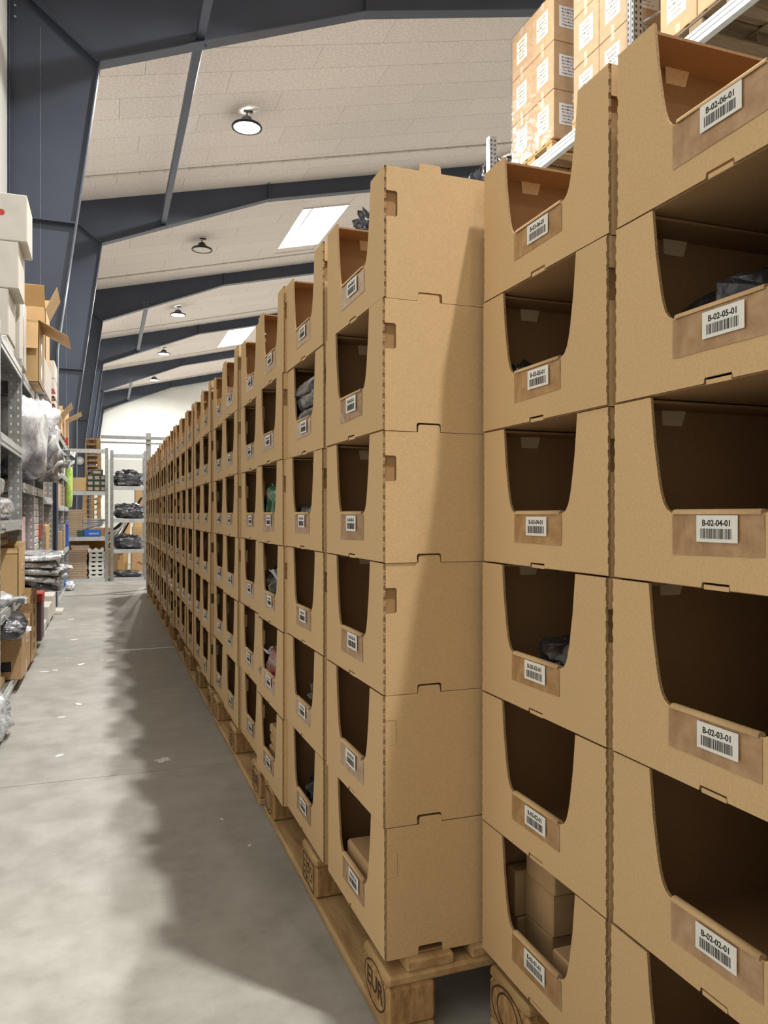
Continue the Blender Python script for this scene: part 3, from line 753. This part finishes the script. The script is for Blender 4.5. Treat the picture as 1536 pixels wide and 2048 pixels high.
m1 = MB().box(-.075, .075, -.0012, 0, -.028, .028); m2 = MB().box(-.072, .012, -.0018, -.0010, -.024, .024)
s = put('printed_symbol', m1.mesh('printed_symbol', M['ink']), t, (w - .13, -d, .075))
put('symbol_window', m2.mesh('symbol_window', M['carton']), s); put('symbol_disc', MB().prism([(-.03 + .017 * math.cos(a * math.pi / 4), .017 * math.sin(a * math.pi / 4)) for a in range(8)], -.0026, -.0018, 'y').mesh('symbol_disc', M['kraft_edge']), s)
m1 = MB().box(0, .0008, -.06, .05, -.03, .035); s = put('shipping_label', m1.mesh('shipping_label', M['paper']), t, (w, .07, .2))
put('print', MB().box(0, .0012, -.045, .03, -.018, -.004).box(0, .0012, -.045, .01, .006, .014).mesh('print', M['ink']), s)
bag('dark goods in clear film lying on the kraft carton by the near unit', (-.60, 4.62, .425), (.20, .19, .062), 'bag_dark', 31, .2, .6, (.12, .22, .1), group='bags on the near unit', crest=((.14, .06, -.01), (.9, .3, -.15), .07, .10))
bag('clear crumpled bag above the dark one on the near unit', (-.615, 4.66, .545), (.15, .15, .04), 'bag_silver', 33, .35, .7, (.0, .12, 0), group='bags on the near unit', crest=((.12, .02, .0), (1, .1, .02), .08, .14))
bag('clear crumpled bag slumped on the floor at the left edge', (-.555, 3.80, .10), (.15, .26, .105), 'bag_silver', 37, .28, .7, (0, 0.05, 0))
carton('flat kraft carton under the film bag at the left edge', (-.88, -.52, 4.3, 4.70, .072, .12), 'carton_y', tape=None)
# second to fourth units
t, (w, d, h) = open_carton('tall open kraft carton with printed marks on the lowest shelf', (-.82, -.441, 5.36, 5.77, .052, .485), 'carton_y', flaps=((1, 4), (2, 10), (-2, 8)), fl=.05)
m1 = MB()
for k in range(5): m1.box(0, .0008, -.05, .05, .06 + k * .075, .10 + k * .075)
put('printed_marks', m1.mesh('printed_marks', M['kraft_edge']), t, (w, .0, 0))
put('tape', MB().box(-w, w, -.001, 0, h - .11, h - .05).mesh('tape', M['pack_tape']), t, (0, -d, 0))
carton('plum box with a red lid on the lowest shelf of the second unit', (-.76, -.446, 6.27, 6.52, .052, .34), 'plum', tape=None, name='gift_box', cat='box')
carton('red lid resting on the plum box', (-.765, -.441, 6.265, 6.525, .342, .41), 'red', tape=None, name='box_lid', cat='lid')
carton('white carton on the floor end of the third unit', (-.80, -.46, 6.62, 7.02, .052, .12), 'carton_w', tape=None)
carton('white carton at the foot of the fourth unit', (-.82, -.46, 7.25, 7.7, .052, .20), 'carton_w', tape='clear_tape')
carton('small white parcel at the foot of the fourth unit', (-.8, -.455, 7.8, 8.2, .052, .24), 'carton_w', tape=None)
carton('pink printed carton upright in the second unit', (-.78, -.53, 5.42, 5.68, .72, 1.13), 'pink', tape=None, name='printed_box', cat='box')
carton('pale pink carton lower in the second unit', (-.80, -.54, 5.70, 6.1, .72, .98), 'pink', tape=None, name='printed_box', cat='box')
for k in range(8):
    carton('flat white box, %s from the bottom of the tall pile in the third unit' % ORD[k], (-.78, -.505, 6.34, 6.80, .72 + .052 * k, .769 + .052 * k), 'carton_w', tape=None, group='flat white boxes in the third unit', name='flat_box', cat='box')
carton('small carton with a red label atop the flat boxes, edge of the third unit', (-.70, -.5, 6.84, 7.06, .80, .92), 'red', tape=None, name='small_box', cat='box')
carton('brown carton on the middle shelf of the fourth unit', (-.80, -.52, 7.25, 7.65, 1.153, 1.42), 'carton')
carton('dark plum carton on the lower shelf of the fourth unit', (-.80, -.52, 7.22, 7.62, .622, .98), 'plum', tape=None)
carton('kraft carton on the lower shelf of the fourth unit', (-.80, -.51, 7.72, 8.18, .622, .90), 'carton_y')
for k in range(4):
    bag('flat silver bag, %s of the sheaf sliding off the low shelf' % ['lowest', 'second', 'third', 'topmost'][k], (-.50 - .012 * k + .02 * (k % 2), 5.74 - .02 * k, .60 + .040 * k), (.235, .42, .026), 'bag_silver', 41 + k, 1.1, .5, (0, .14 - .05 * k, .05 * (k - 1)), group='silver bags on the low shelf', crest=((.2, .34, -.0), (.9, .4, .0), .05, .10) if k % 2 else None, freq=9)
bag('dark tube of film under the silver sheaf, drooping to the aisle', (-.50, 5.76, .548), (.22, .40, .03), 'bag_dark', 43, .2, .5, (-.04, .26, .05), group='silver bags on the low shelf')
bag('silver bag standing behind the sheaf on the low shelf', (-.60, 6.72, .60), (.15, .26, .09), 'bag_silver', 47, .3, .65, group='silver bags on the low shelf')
# top of fourth unit and past the column
open_carton('brown open carton with raised flaps beside the column', (-.86, -.47, 9.35, 9.85, 1.925, 2.12), 'carton_y', flaps=((1, 40), (-1, 10), (2, 20), (-2, 120)), fl=.18)
carton('brown carton on top of the shelving past the column', (-.86, -.46, 9.95, 10.4, 1.925, 2.2), 'carton', tape='clear_tape')
carton('tall plum carton with red foot on the far shelving', (-.80, -.50, 10.65, 10.95, 1.925, 2.28), 'plum', tape=None)
carton('red packet beside the plum carton on the far shelving', (-.72, -.46, 11.0, 11.2, 1.925, 2.02), 'red', tape=None, cat='packet', name='packet')
open_carton('brown open carton at the far end of the left shelving', (-.86, -.48, 11.3, 11.8, 1.925, 2.3), 'carton_y', flaps=((1, 60), (2, 20), (-2, 100)), fl=.2)
for k, (y, z, mt, lab) in enumerate(((9.4, 1.103, 'carton_y', 'kraft carton on the middle shelf past the column'), (9.9, 1.103, 'carton', 'brown carton beside the kraft one past the column'), (9.45, .553, 'carton_w', 'white carton on the lower shelf past the column'),
        (9.95, .553, 'carton', 'brown carton on the lower shelf past the column'), (10.7, 1.103, 'carton_y', 'kraft carton on the middle shelf of the far corner unit'), (11.2, .553, 'carton', 'brown carton on the lower shelf of the far corner unit'),
        (10.7, 1.503, 'carton_w', 'white carton high in the far corner unit'), (9.5, 1.503, 'carton_y', 'kraft carton high on the shelf past the column'), (9.5, .053, 'carton_w', 'white carton on the bottom shelf past the column'), (10.7, .053, 'blue', 'blue carton on the bottom shelf of the far corner unit'))):
    carton(lab, (-.80, -.50 - .01 * (k % 3), y, y + .42, z, z + .24 + .03 * (k % 3)), mt, tape='clear_tape' if k % 2 else None)
bag('lime green film roll hanging in the far corner unit', (-.47, 11.55, 1.40), (.05, .12, .36), 'lime', 51, .25, .7, name='film_roll', cat='film roll')
carton('blue carton on the lower shelf of the far corner unit, edge to the aisle', (-.72, -.485, 11.66, 11.86, .553, .86), 'blue', tape=None)
bag('crumpled white film on the floor by the far shelving', (-.44, 10.9, .06), (.06, .09, .06), 'bag_white', 53, .3, .7)
carton('white flat parcel sticking out at floor level past the column', (-.70, -.40, 8.32, 8.62, .0, .035), 'carton_w', tape=None, name='flat_parcel', cat='parcel')

# ------------------------------------------------------------------ shelving across the end of the aisle
def end_unit(label, x0, x1, y0, y1, h, levels):
    t = thing('end_shelving', label, 'shelving', ((x0 + x1) / 2, (y0 + y1) / 2, 0))
    w, d = (x1 - x0) / 2, (y1 - y0) / 2
    pm_ = MB().box(-.022, .022, -.02, .02, 0, h).mesh('post', M['galv'])
    for x in (-w + .022, w - .022):
        for y in (-d + .02, d - .02): put('post', pm_, t, (x, y, 0))
    for z in levels:
        put('shelf', MB().box(-w + .046, w - .046, -d + .002, d - .002, z - .02, z - .001).mesh('shelf', M['galv']), t)
        put('shelf_beam', MB().box(-w + .045, w - .045, -d - .004, -d + .002, z - .055, z + .004).mesh('shelf_beam', M['galv_w']), t)
    return t
end_unit('galvanised shelving across the far left end of the aisle with green boxes', -.555, .045, 12.1, 12.6, 1.98, [.05, .665, 1.335, 1.955])
end_unit('galvanised shelving across the aisle end holding black bundles', .075, .60, 12.2, 12.7, 1.96, [.05, .47, .93, 1.42, 1.9])
carton('square kraft carton on the end shelving beside the green boxes', (-.50, -.262, 12.14, 12.5, 1.338, 1.54), 'carton_y', tape='clear_tape')
for k in range(3):
    for j in range(3):
        t, (w, d, h) = carton('dark green box with a pale label, %s row %s of the green stack' % (['bottom', 'middle', 'top'][k], ['left', 'middle', 'right'][j]), (-.248 + .092 * j, -.158 + .092 * j, 12.14, 12.45, 1.338 + .082 * k, 1.416 + .082 * k), 'green_box', tape=None, group='dark green boxes on the end shelving', name='green_box', cat='box', bev=.003)
        put('pale_label', MB().box(-.03, .03, -.001, 0, -.022, .022).mesh('pale_label', M['board']), t, (0, -d, h * .5))
t, (w, d, h) = carton('dark green box lying askew on top of the green stack', (-.20, -.03, 12.14, 12.4, 1.584, 1.66), 'green_box', tape=None, name='green_box', cat='box', bev=.003, rz=.03)
put('pale_label', MB().box(-.05, .05, -.001, 0, -.018, .018).mesh('pale_label', M['board']), t, (0, -d, h * .5))
for k in range(13):
    o = MB().box(-.105, .105, -.18, .18, 0, .029).mesh('flat_board', M['board'], bevel=.003)
    tag(put('flat_pack_box', o, None, (-.42 + rnd.uniform(-.006, .006), 12.34, .668 + .031 * k), (0, 0, rnd.uniform(-.02, .02))), 'grey brown flat box, %s from the bottom of the upper pile on the end shelving' % ORD[k], 'flat box', 'flat boxes in the upper pile')
for k in range(14):
    o = MB().box(-.125, .125, -.2, .2, 0, .033).mesh('flat_board', M['board'], bevel=.003)
    tag(put('flat_pack_box', o, None, (-.375 + rnd.uniform(-.01, .01) + (.03 if k > 11 else 0), 12.34, .052 + .035 * k), (0, 0, rnd.uniform(-.02, .02))), 'grey brown flat box, %s from the bottom of the lower pile at the aisle end' % ORD[k], 'flat box', 'flat boxes in the lower pile')
for k in range(7):
    t = thing('white_tray', 'white slotted tray, %s from the bottom of the white stack at the aisle end' % ORD[k], 'tray', (-.115 + rnd.uniform(-.006, .006) - (.012 if k == 6 else 0), 12.32, .052 + .064 * k), 0, 'white slotted trays')
    put('body', MB().box(-.11, .11, -.18, .18, 0, .04).box(-.11, -.07, -.18, .18, .04, .06).box(.07, .11, -.18, .18, .04, .06).box(-.02, .02, -.18, .18, .04, .06).mesh('body', M['white']), t)
t, (w, d, h) = carton('blue box with white script lying on the end shelving', (-.29, -.06, 12.13, 12.36, .668, .768), 'blue', tape=None, name='blue_box', cat='box')
put('lettering', text_mesh('natural', .05, M['paper'], .0005, res=1), t, (.02, -d - .0006, h * .5), NEAR)
tag(put('dark_box', MB().box(-.045, .045, -.1, .1, 0, .095).mesh('dark_box', M['green_box'], bevel=.003), None, (-.3375, 12.25, .668)), 'dark box standing left of the blue box', 'box')
tag(put('backing_board', MB().box(-.5, .04, 0, .02, 0, .56).mesh('backing_board', M['osb']), None, (0, 12.63, .08)), 'orange brown chipboard sheet standing behind the lower piles', 'board')
tag(put('blue_strut', MB().box(-.02, .02, -.02, .02, 0, .62).mesh('blue_strut', M['blue_steel']), None, (-.535, 12.06, .0)), 'blue painted steel strut at the left corner of the end shelving', 'strut')
t = thing('slat_bundle', 'bundle of grey slats lying askew on the end shelving', 'slats', (-.17, 12.44, .775), .0, None)
sl = MB().box(-.16, .16, -.03, .03, 0, .014).mesh('slat', M['galv_w'])
for k in range(9): put('slat', sl, t, (rnd.uniform(-.03, .03), -.02 + .03 * (k % 2), .018 * k), (0, -.35 + .05 * k, rnd.uniform(-.1, .1)))
for z, hh, lab, mt in ((1.423, .13, 'black bundle in shiny film on the top shelf at the aisle end', 'bag_black'), (.933, .12, 'black bundle in film on the second shelf at the aisle end', 'bag_black'),
                       (.473, .115, 'dark grey bundle on the third shelf at the aisle end', 'bag_black'), (.053, .05, 'flat black bundle on the lowest shelf at the aisle end', 'bag_black')):
    bag(lab, (.335, 12.42, z + hh * .86), (.20, .2, hh), 'bag_dark', int(z * 40) + 3, .3, .6, (0, .05, .1), group='black bundles on the end shelving')
# tall galvanised post and rail at the end of the row
t = thing('gantry', 'galvanised upright and crossbar at the far end of the bin row', 'gantry', (.545, 10.72, 0))
put('post', MB().box(-.03, .03, -.03, .03, 0, 2.08).box(-.05, .05, -.05, .05, 0, .01).mesh('post', M['galv']), t)
put('post', MB().box(-.03, .03, -.03, .03, 0, 2.08).box(-.05, .05, -.05, .05, 0, .01).mesh('post', M['galv']), t, (1.1, 0, 0))
put('crossbar', MB().box(-.60, 1.2, -.02, .02, 1.99, 2.03).mesh('crossbar', M['galv']), t, (0, -.05, 0)); put('crossbar', MB().box(-.60, 1.2, -.02, .02, 1.93, 1.95).mesh('crossbar', M['galv']), t, (0, -.05, 0))

# --- clutter beyond the end shelving
def joined_pallet():
    m1 = MB()
    for x in (-.35, 0, .35):
        m1.box(x - .05, x + .05, -.6, .6, 0, .022)
        for y in (-.5275, 0, .5275): m1.box(x - .05, x + .05, y - .0725, y + .0725, .022, .1)
    for y in (-.5275, 0, .5275): m1.box(-.4, .4, y - .0725, y + .0725, .1, .122)
    for x in (-.33, -.17, 0, .17, .33): m1.box(x - .06, x + .06, -.598, .598, .122, .144)
    return m1.mesh('stacked_pallet', M['wood'])
JP = joined_pallet()
for k in range(21):
    tag(put('stacked_pallet', JP, None, (-.10 - .40 + rnd.uniform(-.015, .015), 22.6 + rnd.uniform(-.02, .02), .001 + .1445 * k)), 'wooden pallet, %s from the floor in the tall stack far down the hall' % ORD[k], 'pallet', 'tall stack of pallets')
t = thing('round_dial', 'round white dial on the dark column behind the end shelving', 'dial', (-.60, 21.03, 2.36))
m1 = MB(); m1.lathe([(.085, -.03), (.085, 0), (0, 0)], 20); m1.v = [(x, -z, y) for x, y, z in m1.v]
put('face', m1.mesh('face', M['paper']), t, (0, -.01, 0)); m1 = MB().lathe([(.085, 0), (.1, 0), (.1, .03), (.085, .03)], 20); m1.v = [(x, -z, y) for x, y, z in m1.v]
put('rim', m1.mesh('rim', M['conduit']), t, (0, -.006, 0))
rods = MB().box(-.012, .012, -.012, .012, 0, .85).mesh('rod', M['white']); rods2 = MB().box(-.014, .014, -.014, .014, 0, .9).mesh('rod', M['black'])
t = thing('rod_heap', 'heap of black and white rods leaning behind the end shelving', 'rods', (.02, 13.3, 0))
for k in range(10): put('rod', [rods, rods2][k % 2], t, (-.30 + .05 * k, .02 * (k % 3), .45 + .02 * (k % 4)), (0, 1.0 - .06 * k, .1 * (k % 3)))
carton('brown carton tipped among the rods behind the end shelving', (-.16, .12, 13.45, 13.75, .45, .78), 'carton', rz=.2)
carton('low brown crate under the rods behind the end shelving', (-.35, .2, 13.1, 13.8, 0, .445), 'carton')
for k, (b, mt, lab) in enumerate((((.42, .85, 13.6, 14.1, 0, .40), 'carton', 'brown carton on the floor beyond the black bundles'), ((.44, .84, 13.6, 14.1, .402, .78), 'carton', 'brown carton stacked second beyond the black bundles'),
        ((.46, .83, 13.62, 14.1, .782, 1.12), 'carton_y', 'kraft carton stacked third beyond the black bundles'), ((.48, .82, 13.62, 14.1, 1.122, 1.42), 'carton', 'brown carton topmost beyond the black bundles'),
        ((.10, .30, 13.4, 13.7, 0, .32), 'carton_y', 'small kraft carton on the floor behind the end shelving'), ((.12, .28, 13.42, 13.7, .322, .46), 'carton', 'small brown carton atop the kraft one behind the shelving'))):
    t, (w, d, h) = carton(lab, b, mt, tape='pack_tape')
    if k in (0, 1): put('scrawl', MB().tube([(-.12 + .03 * i, 0, .18 + .025 * math.sin(i * 2.1)) for i in range(9)], .006, 5).mesh('scrawl', M['ink']), t, (0, -d - .002, 0))
tag(put('white_door', MB().box(-.45, .45, 0, .05, 0, 2.1).mesh('white_door', M['white'], bevel=.01), None, (.45, 16.2, 0)), 'pale panel standing upright beyond the end shelving', 'panel')
tag(put('tall_board', MB().box(-.06, .06, -.02, .02, 0, 1.15).mesh('tall_board', M['carton_y']), None, (.32, 14.6, 0), (0, .06, 0)), 'narrow wooden board leaning behind the black bundles', 'board')
for k in range(2):
    tag(put('wooden_lath', MB().box(-.025, .025, -.01, .01, 0, 1.3).mesh('wooden_lath', M['wood']), None, (-.35 + .12 * k, 13.2, 0), (-.05, .03, 0)), ['pale wooden lath on the left, propped behind the end shelving', 'pale wooden lath on the right, propped behind the end shelving'][k], 'lath')

# ------------------------------------------------------------------ pallet rack on the right
def rack_upright(label, x, y, h):
    t = thing('rack_upright', label, 'rack upright', (x, y, 0), 0, 'galvanised rack uprights')
    for dx in (0, 1.0):
        p = put('post', MB().box(-.045, -.041, -.045, .045, 0, h).box(-.045, .045, -.045, -.041, 0, h).box(-.045, .045, .041, .045, 0, h).box(-.049, -.045, -.008, .008, 0, h).mesh('post', M['galv']), t, (dx, 0, 0))
        m1 = MB(); z = 1.6
        while z < h - .03:
            for y_ in (-.026, .026): m1.box(-.0456, -.045, y_ - .006, y_ + .006, z - .013, z + .013)
            m1.box(-.03, -.014, -.0456, -.045, z - .012, z + .012); m1.box(.014, .03, -.0456, -.045, z - .012, z + .012)
            z += .05
        put('slots', m1.mesh('slots', M['hole']), p)['kind'] = 'stuff'
        put('foot_plate', MB().box(-.07, .07, -.07, .07, 0, .008).mesh('foot_plate', M['galv']), t, (dx, 0, 0))
    z = .3; s = 1
    while z < h - .7:
        a, b = ((.05, 0, z), (.95, 0, z + .6)) if s > 0 else ((.95, 0, z), (.05, 0, z + .6))
        put('brace', MB().tube([a, b], .014, 6).mesh('brace', M['galv']), t); z += .6; s = -s
    return t
for y, h, lab in ((2.86, 7.2, 'galvanised rack upright out at the right edge'), (5.31, 7.2, 'galvanised rack upright between the loaded pallets'), (7.84, 5.30, 'galvanised rack upright ending above the corner stack'), (10.4, 5.3, 'galvanised rack upright farthest along the pallet rack')):
    rack_upright(lab, 4.15, y, h)
def rack_beam(label, x, y0, y1, z):
    t = thing('rack_beam', label, 'rack beam', (x, y0, z), 0, 'galvanised rack beams')
    d = y1 - y0
    put('beam', MB().box(-.022, .022, 0, d, -.12, 0).box(-.026, -.022, 0, d, -.115, -.085).box(-.026, -.022, 0, d, -.070, -.050).box(-.026, -.022, 0, d, -.030, -.004).mesh('beam', M['galv_w']), t)
    for q in (-.004, d): put('end_plate', MB().box(-.03, .03, q, q + .004, -.17, .03).mesh('end_plate', M['galv']), t)
ZB = 4.565
for y0, y1, nm in ((2.91, 5.26, 'near'), (5.36, 7.79, 'middle'), (7.89, 10.35, 'far')):
    rack_beam('galvanised front rack beam of the %s bay under the pallets' % nm, 4.10, y0, y1, ZB)
    rack_beam('galvanised rear rack beam of the %s bay under the pallets' % nm, 5.15, y0, y1, ZB)
def load(name, y0, y1, rows, wood, tiers, wrap=True, h=.478, back=True):
    yc = (y0 + y1) / 2
    pallet('%s wooden pallet up on the rack, %s' % ('weathered grey' if wood == 'wood_grey' else 'yellow', name), (4.735, yc, ZB + .001), math.pi / 2, wood, 'pallets on the rack')
    zb = ZB + .1465; w = (y1 - y0 - .004) / rows
    for k in range(tiers):
        for j in range(rows):
            ya = y0 + j * (w + .004); yb = ya + w - .002
            pos = ['near', 'far'][j] if rows == 2 else ['near', 'middle', 'far'][j]
            t, (a, b, c) = carton('labelled brown carton on %s, %s tier, %s column' % (name, ['bottom', 'second', 'third', 'fourth'][k], pos), (4.15, 4.70, ya, yb, zb + k * (h + .003), zb + k * (h + .003) + h), 'carton', tape='clear_tape', tape_dir='x', group='labelled cartons on the rack')
            s = put('address_label', MB().box(-.001, 0, -.105, .105, -.12, .12).mesh('address_label', M['cream']), t, (-a - .0003, rnd.uniform(-.02, .02), h * .52))
            put('lettering', LAB1, s, (-.0012, 0, .0), FRONT)
            if j == 0:
                s = put('address_label', MB().box(-.13, .13, -.001, 0, -.105, .105).mesh('address_label', M['paper']), t, (-.08, -b - .0003, h * .52))
                put('lettering', LAB2, s, (0, -.0012, 0), NEAR)
            if back:
                tag(put('plain_carton', BACK(w, h), None, (4.99, (ya + yb) / 2, zb + k * (h + .003))), 'brown carton behind %s, %s tier, %s column' % (name, ['bottom', 'second', 'third', 'fourth'][k], pos), 'carton', 'rear cartons on the rack')
    if wrap:
        z1 = zb + tiers * (h + .003) + .004
        m1 = MB(); e = .007
        m1.add([(4.15 - e, y0 - e, zb), (4.15 - e, y1 + e, zb), (5.28 + e, y1 + e, zb), (5.28 + e, y0 - e, zb), (4.15 - e, y0 - e, z1), (4.15 - e, y1 + e, z1), (5.28 + e, y1 + e, z1), (5.28 + e, y0 - e, z1)],
               [(0, 1, 5, 4)[::-1], (1, 2, 6, 5)[::-1], (2, 3, 7, 6)[::-1], (3, 0, 4, 7)[::-1]])
        tag(put('stretch_wrap', m1.mesh('stretch_wrap', M['wrap'])), 'clear glossy stretch film wound round the cartons of %s' % name, 'stretch film')
LAB1 = text_mesh('BODYFLEX\nEnkeltpack\nPack MB 26, Pcs 2\n6600 Vejen\nDenmark', .026, M['ink'], .0006, res=1, line=1.5)
LAB2 = text_mesh('Mod. NATURFLEX\nMod. MB 26 200 Pack\n700 - 24 - 26\nCarton No. 20 Pack\n1 Pcs - Mod. 26\nWeight Net. 4 - 18', .023, M['ink'], .0005, 'LEFT', res=1, line=1.35)
_v = [v.co.x for v in LAB2.vertices]; LAB2.transform(Matrix.Translation((-(min(_v) + max(_v)) / 2, 0, 0)))
_bk = {}
def BACK(w, h):
    k = (round(w, 3), h)
    if k not in _bk: _bk[k] = MB().box(-.285, .285, -w / 2 + .002, w / 2 - .002, 0, h).mesh('plain_carton', M['carton'], bevel=.005)
    return _bk[k]
load('the far wrapped load', 6.545, 7.365, 2, 'wood', 3)
load('the middle load beside the upright', 5.41, 6.205, 2, 'wood', 4, h=.47)
load('the near load on the grey pallet', 4.19, 5.0, 2, 'wood_grey', 4, wrap=False)
load('the load at the right edge', 3.16, 3.96, 2, 'wood', 3, wrap=False)
pallet('yellow wooden pallet with black bags in the far rack bay', (4.735, 8.4, ZB + .001), math.pi / 2, 'wood', 'pallets on the rack')
bag('black bag bundle on the far rack bay above the corner stack', (4.42, 8.3, ZB + .36), (.30, .34, .24), 'bag_black', 61, .35, .8, group='black bags on the rack')
bag('loose black netting bundle high on the farthest rack pallet', (4.66, 13.2, ZB + 1.55), (.42, .42, .34), 'bag_black', 63, .5, .9, group='black bags on the rack')
pallet('yellow wooden pallet at the far end of the rack', (4.735, 13.2, ZB + .001), math.pi / 2, 'wood', 'pallets on the rack')
rack_upright('galvanised rack upright at the end of the rack', 4.15, 14.0, 5.2); rack_beam('galvanised front rack beam of the last bay', 4.10, 10.45, 13.95, ZB); rack_beam('galvanised rear rack beam of the last bay', 5.15, 10.45, 13.95, ZB)
for k in range(3): carton('tall brown carton under the black netting, %s of three' % ['lowest', 'middle', 'topmost'][k], (4.3, 5.1, 12.85, 13.55, ZB + .147 + .37 * k, ZB + .515 + .37 * k), 'carton', group='cartons under the netting')

# ------------------------------------------------------------------ what lies in the bins
def in_bin(col, tier, dx, dy, dz=0):
    x, y = STACKX[col]; return (x + dx, y + dy, .1445 + BH * (tier - 1) + T + .0015 + dz)
def bin_bag(col, tier, dx, dy, dz, half, mt, seed, lab, rot=(0, 0, 0), crest=None, amp=.2, e=.65):
    p = in_bin(col, tier, dx, dy, dz + half[2] * .86); bag(lab, p, half, mt, seed, amp, e, rot, group='goods lying in the bins', crest=crest, nu=16, nv=30)
for k in range(5):
    bin_bag(5, 5, .115, .025 + .015 * (k % 2), .0 + .040 * k, (.105, .15, .024), 'bag_grey', 70 + k, 'grey plastic pack in bin B-05-05-01, %s of the pile' % ['lowest', 'second', 'third', 'fourth', 'topmost'][k], (0, 0, .04 * (k % 3 - 1)), amp=.4, e=.4)
for k in range(2):
    bin_bag(5, 4, .115, .03 - .04 * k, .055 * k, (.105, .145, .032), ['bag_silver', 'bag_black'][k], 80 + k, ['silver pack at the bottom of bin B-05-04-01', 'black pack on the silver one in bin B-05-04-01'][k], amp=.3, e=.4)
bin_bag(6, 4, .115, .03, 0, (.11, .175, .095), 'bag_green', 90, 'green goods in a clear bag in bin B-06-04-01', crest=((-.06, .03, .06), (-.1, .25, 1), .04, .06), e=.45)
bin_bag(6, 3, .115, .03, 0, (.105, .165, .09), 'bag_black', 92, 'black goods in clear film in bin B-06-03-01', amp=.3, crest=((-.05, -.05, .03), (-.4, -.2, 1), .06, .1))
bin_bag(6, 2, .115, .03, 0, (.105, .165, .09), 'bag_red', 94, 'red goods in clear film in bin B-06-02-01', amp=.3, crest=((-.05, .05, .03), (-.4, .2, 1), .05, .1))
for k in range(5):
    p = in_bin(6, 1, .10, .02 + .006 * (k % 2), .033 * k)
    carton('slim kraft packet, %s of the pile in bin B-06-01-01' % ['lowest', 'second', 'third', 'fourth', 'topmost'][k], (p[0] - .08, p[0] + .09, p[1] - .09, p[1] + .08, p[2], p[2] + .031), 'carton', tape='clear_tape', group='kraft packets in a bin', rz=.04 * (k % 3 - 1), name='kraft_packet', cat='packet', bev=.006)
bin_bag(5, 2, .085, -.05, 0, (.07, .06, .075), 'bag_black', 96, 'black film bag at the near side of bin B-05-02-01', amp=.3)
bin_bag(5, 1, .115, .0, 0, (.10, .11, .07), 'bag_black', 97, 'dark blue goods in bin B-05-01-01', amp=.25)
p = in_bin(4, 1, .14, .02)
carton('kraft box lying in bin B-04-01-01', (p[0] - .12, p[0] + .16, p[1] - .10, p[1] + .08, p[2], p[2] + .11), 'carton', tape=None, name='kraft_box', cat='box')
bin_bag(3, 3, .14, .0, 0, (.11, .10, .068), 'bag_black', 101, 'black bag slumped in bin B-03-03-01', amp=.3)
bin_bag(3, 5, .04, .115, 0, (.03, .035, .062), 'bag_black', 103, 'small black bag in the corner of bin B-03-05-01', amp=.4)
bin_bag(2, 5, .17, .0, 0, (.14, .15, .075), 'bag_black', 105, 'glossy black bag in bin B-02-05-01', amp=.25, rot=(.05, 0, .2))
bx, by, bz = in_bin(3, 1, 0, 0)
for b, lab in (((.062, .18, .052, .148, 0, .078), 'kraft box low in the middle of bin B-03-01-01'), ((.060, .18, .046, .144, .080, .158), 'kraft box in the middle of the pile in bin B-03-01-01'), ((.058, .18, .038, .136, .160, .235), 'topmost kraft box in bin B-03-01-01'),
               ((.05, .16, .152, .188, .0, .068), 'kraft box low at the far side of bin B-03-01-01'), ((.045, .16, .152, .188, .070, .158), 'upright kraft box at the far side of bin B-03-01-01'), ((.03, .12, -.07, .0, 0, .095), 'small kraft box at the near side of bin B-03-01-01')):
    carton(lab, (bx + b[0], bx + b[1], by + b[2], by + b[3], bz + b[4], bz + b[5]), 'carton', tape=None, name='kraft_box', cat='box', group='kraft boxes in a bin', bev=.003)
bin_bag(7, 1, .085, -.02, 0, (.07, .06, .05), 'bag_red', 107, 'orange red pack in the lowest bin of the fourth stack', amp=.2)

# ------------------------------------------------------------------ litter on the floor
m1 = MB(); pts = [(-.035, -.01), (-.012, -.018), (-.006, -.035), (.014, -.03), (.012, -.012), (.034, .006), (.014, .016), (.010, .036), (-.012, .03), (-.014, .012)]
m1.prism(pts, 0, .0012, 'z'); tag(put('paper_scrap', m1.mesh('paper_scrap', M['paper']), None, (.222, 3.245, .0005), (0, 0, -.5)), 'torn white paper scrap on the shaded floor by the pallets', 'paper')
for k, (x, y, w) in enumerate(((-.23, 6.6, .05), (-.30, 5.35, .04), (-.36, 5.32, .04), (-.15, 5.5, .05), (-.02, 5.6, .016), (-.25, 5.80, .014), (-.30, 7.9, .05), (-.13, 4.35, .035), (-.20, 4.1, .03), (.36, 2.55, .012), (.41, 2.32, .01), (-.18, 3.45, .03))):
    q = [(w * math.cos(a) * rnd.uniform(.5, 1), w * .45 * math.sin(a) * rnd.uniform(.6, 1)) for a in [i * math.pi / 3 for i in range(6)]]
    tag(put('paper_scrap', MB().prism(q, 0, .001, 'z').mesh('paper_scrap', M['paper']), None, (x, y, .0005), (0, 0, rnd.uniform(0, 3))), 'small white paper scrap lying on the aisle floor', 'paper', 'small paper scraps on the floor')
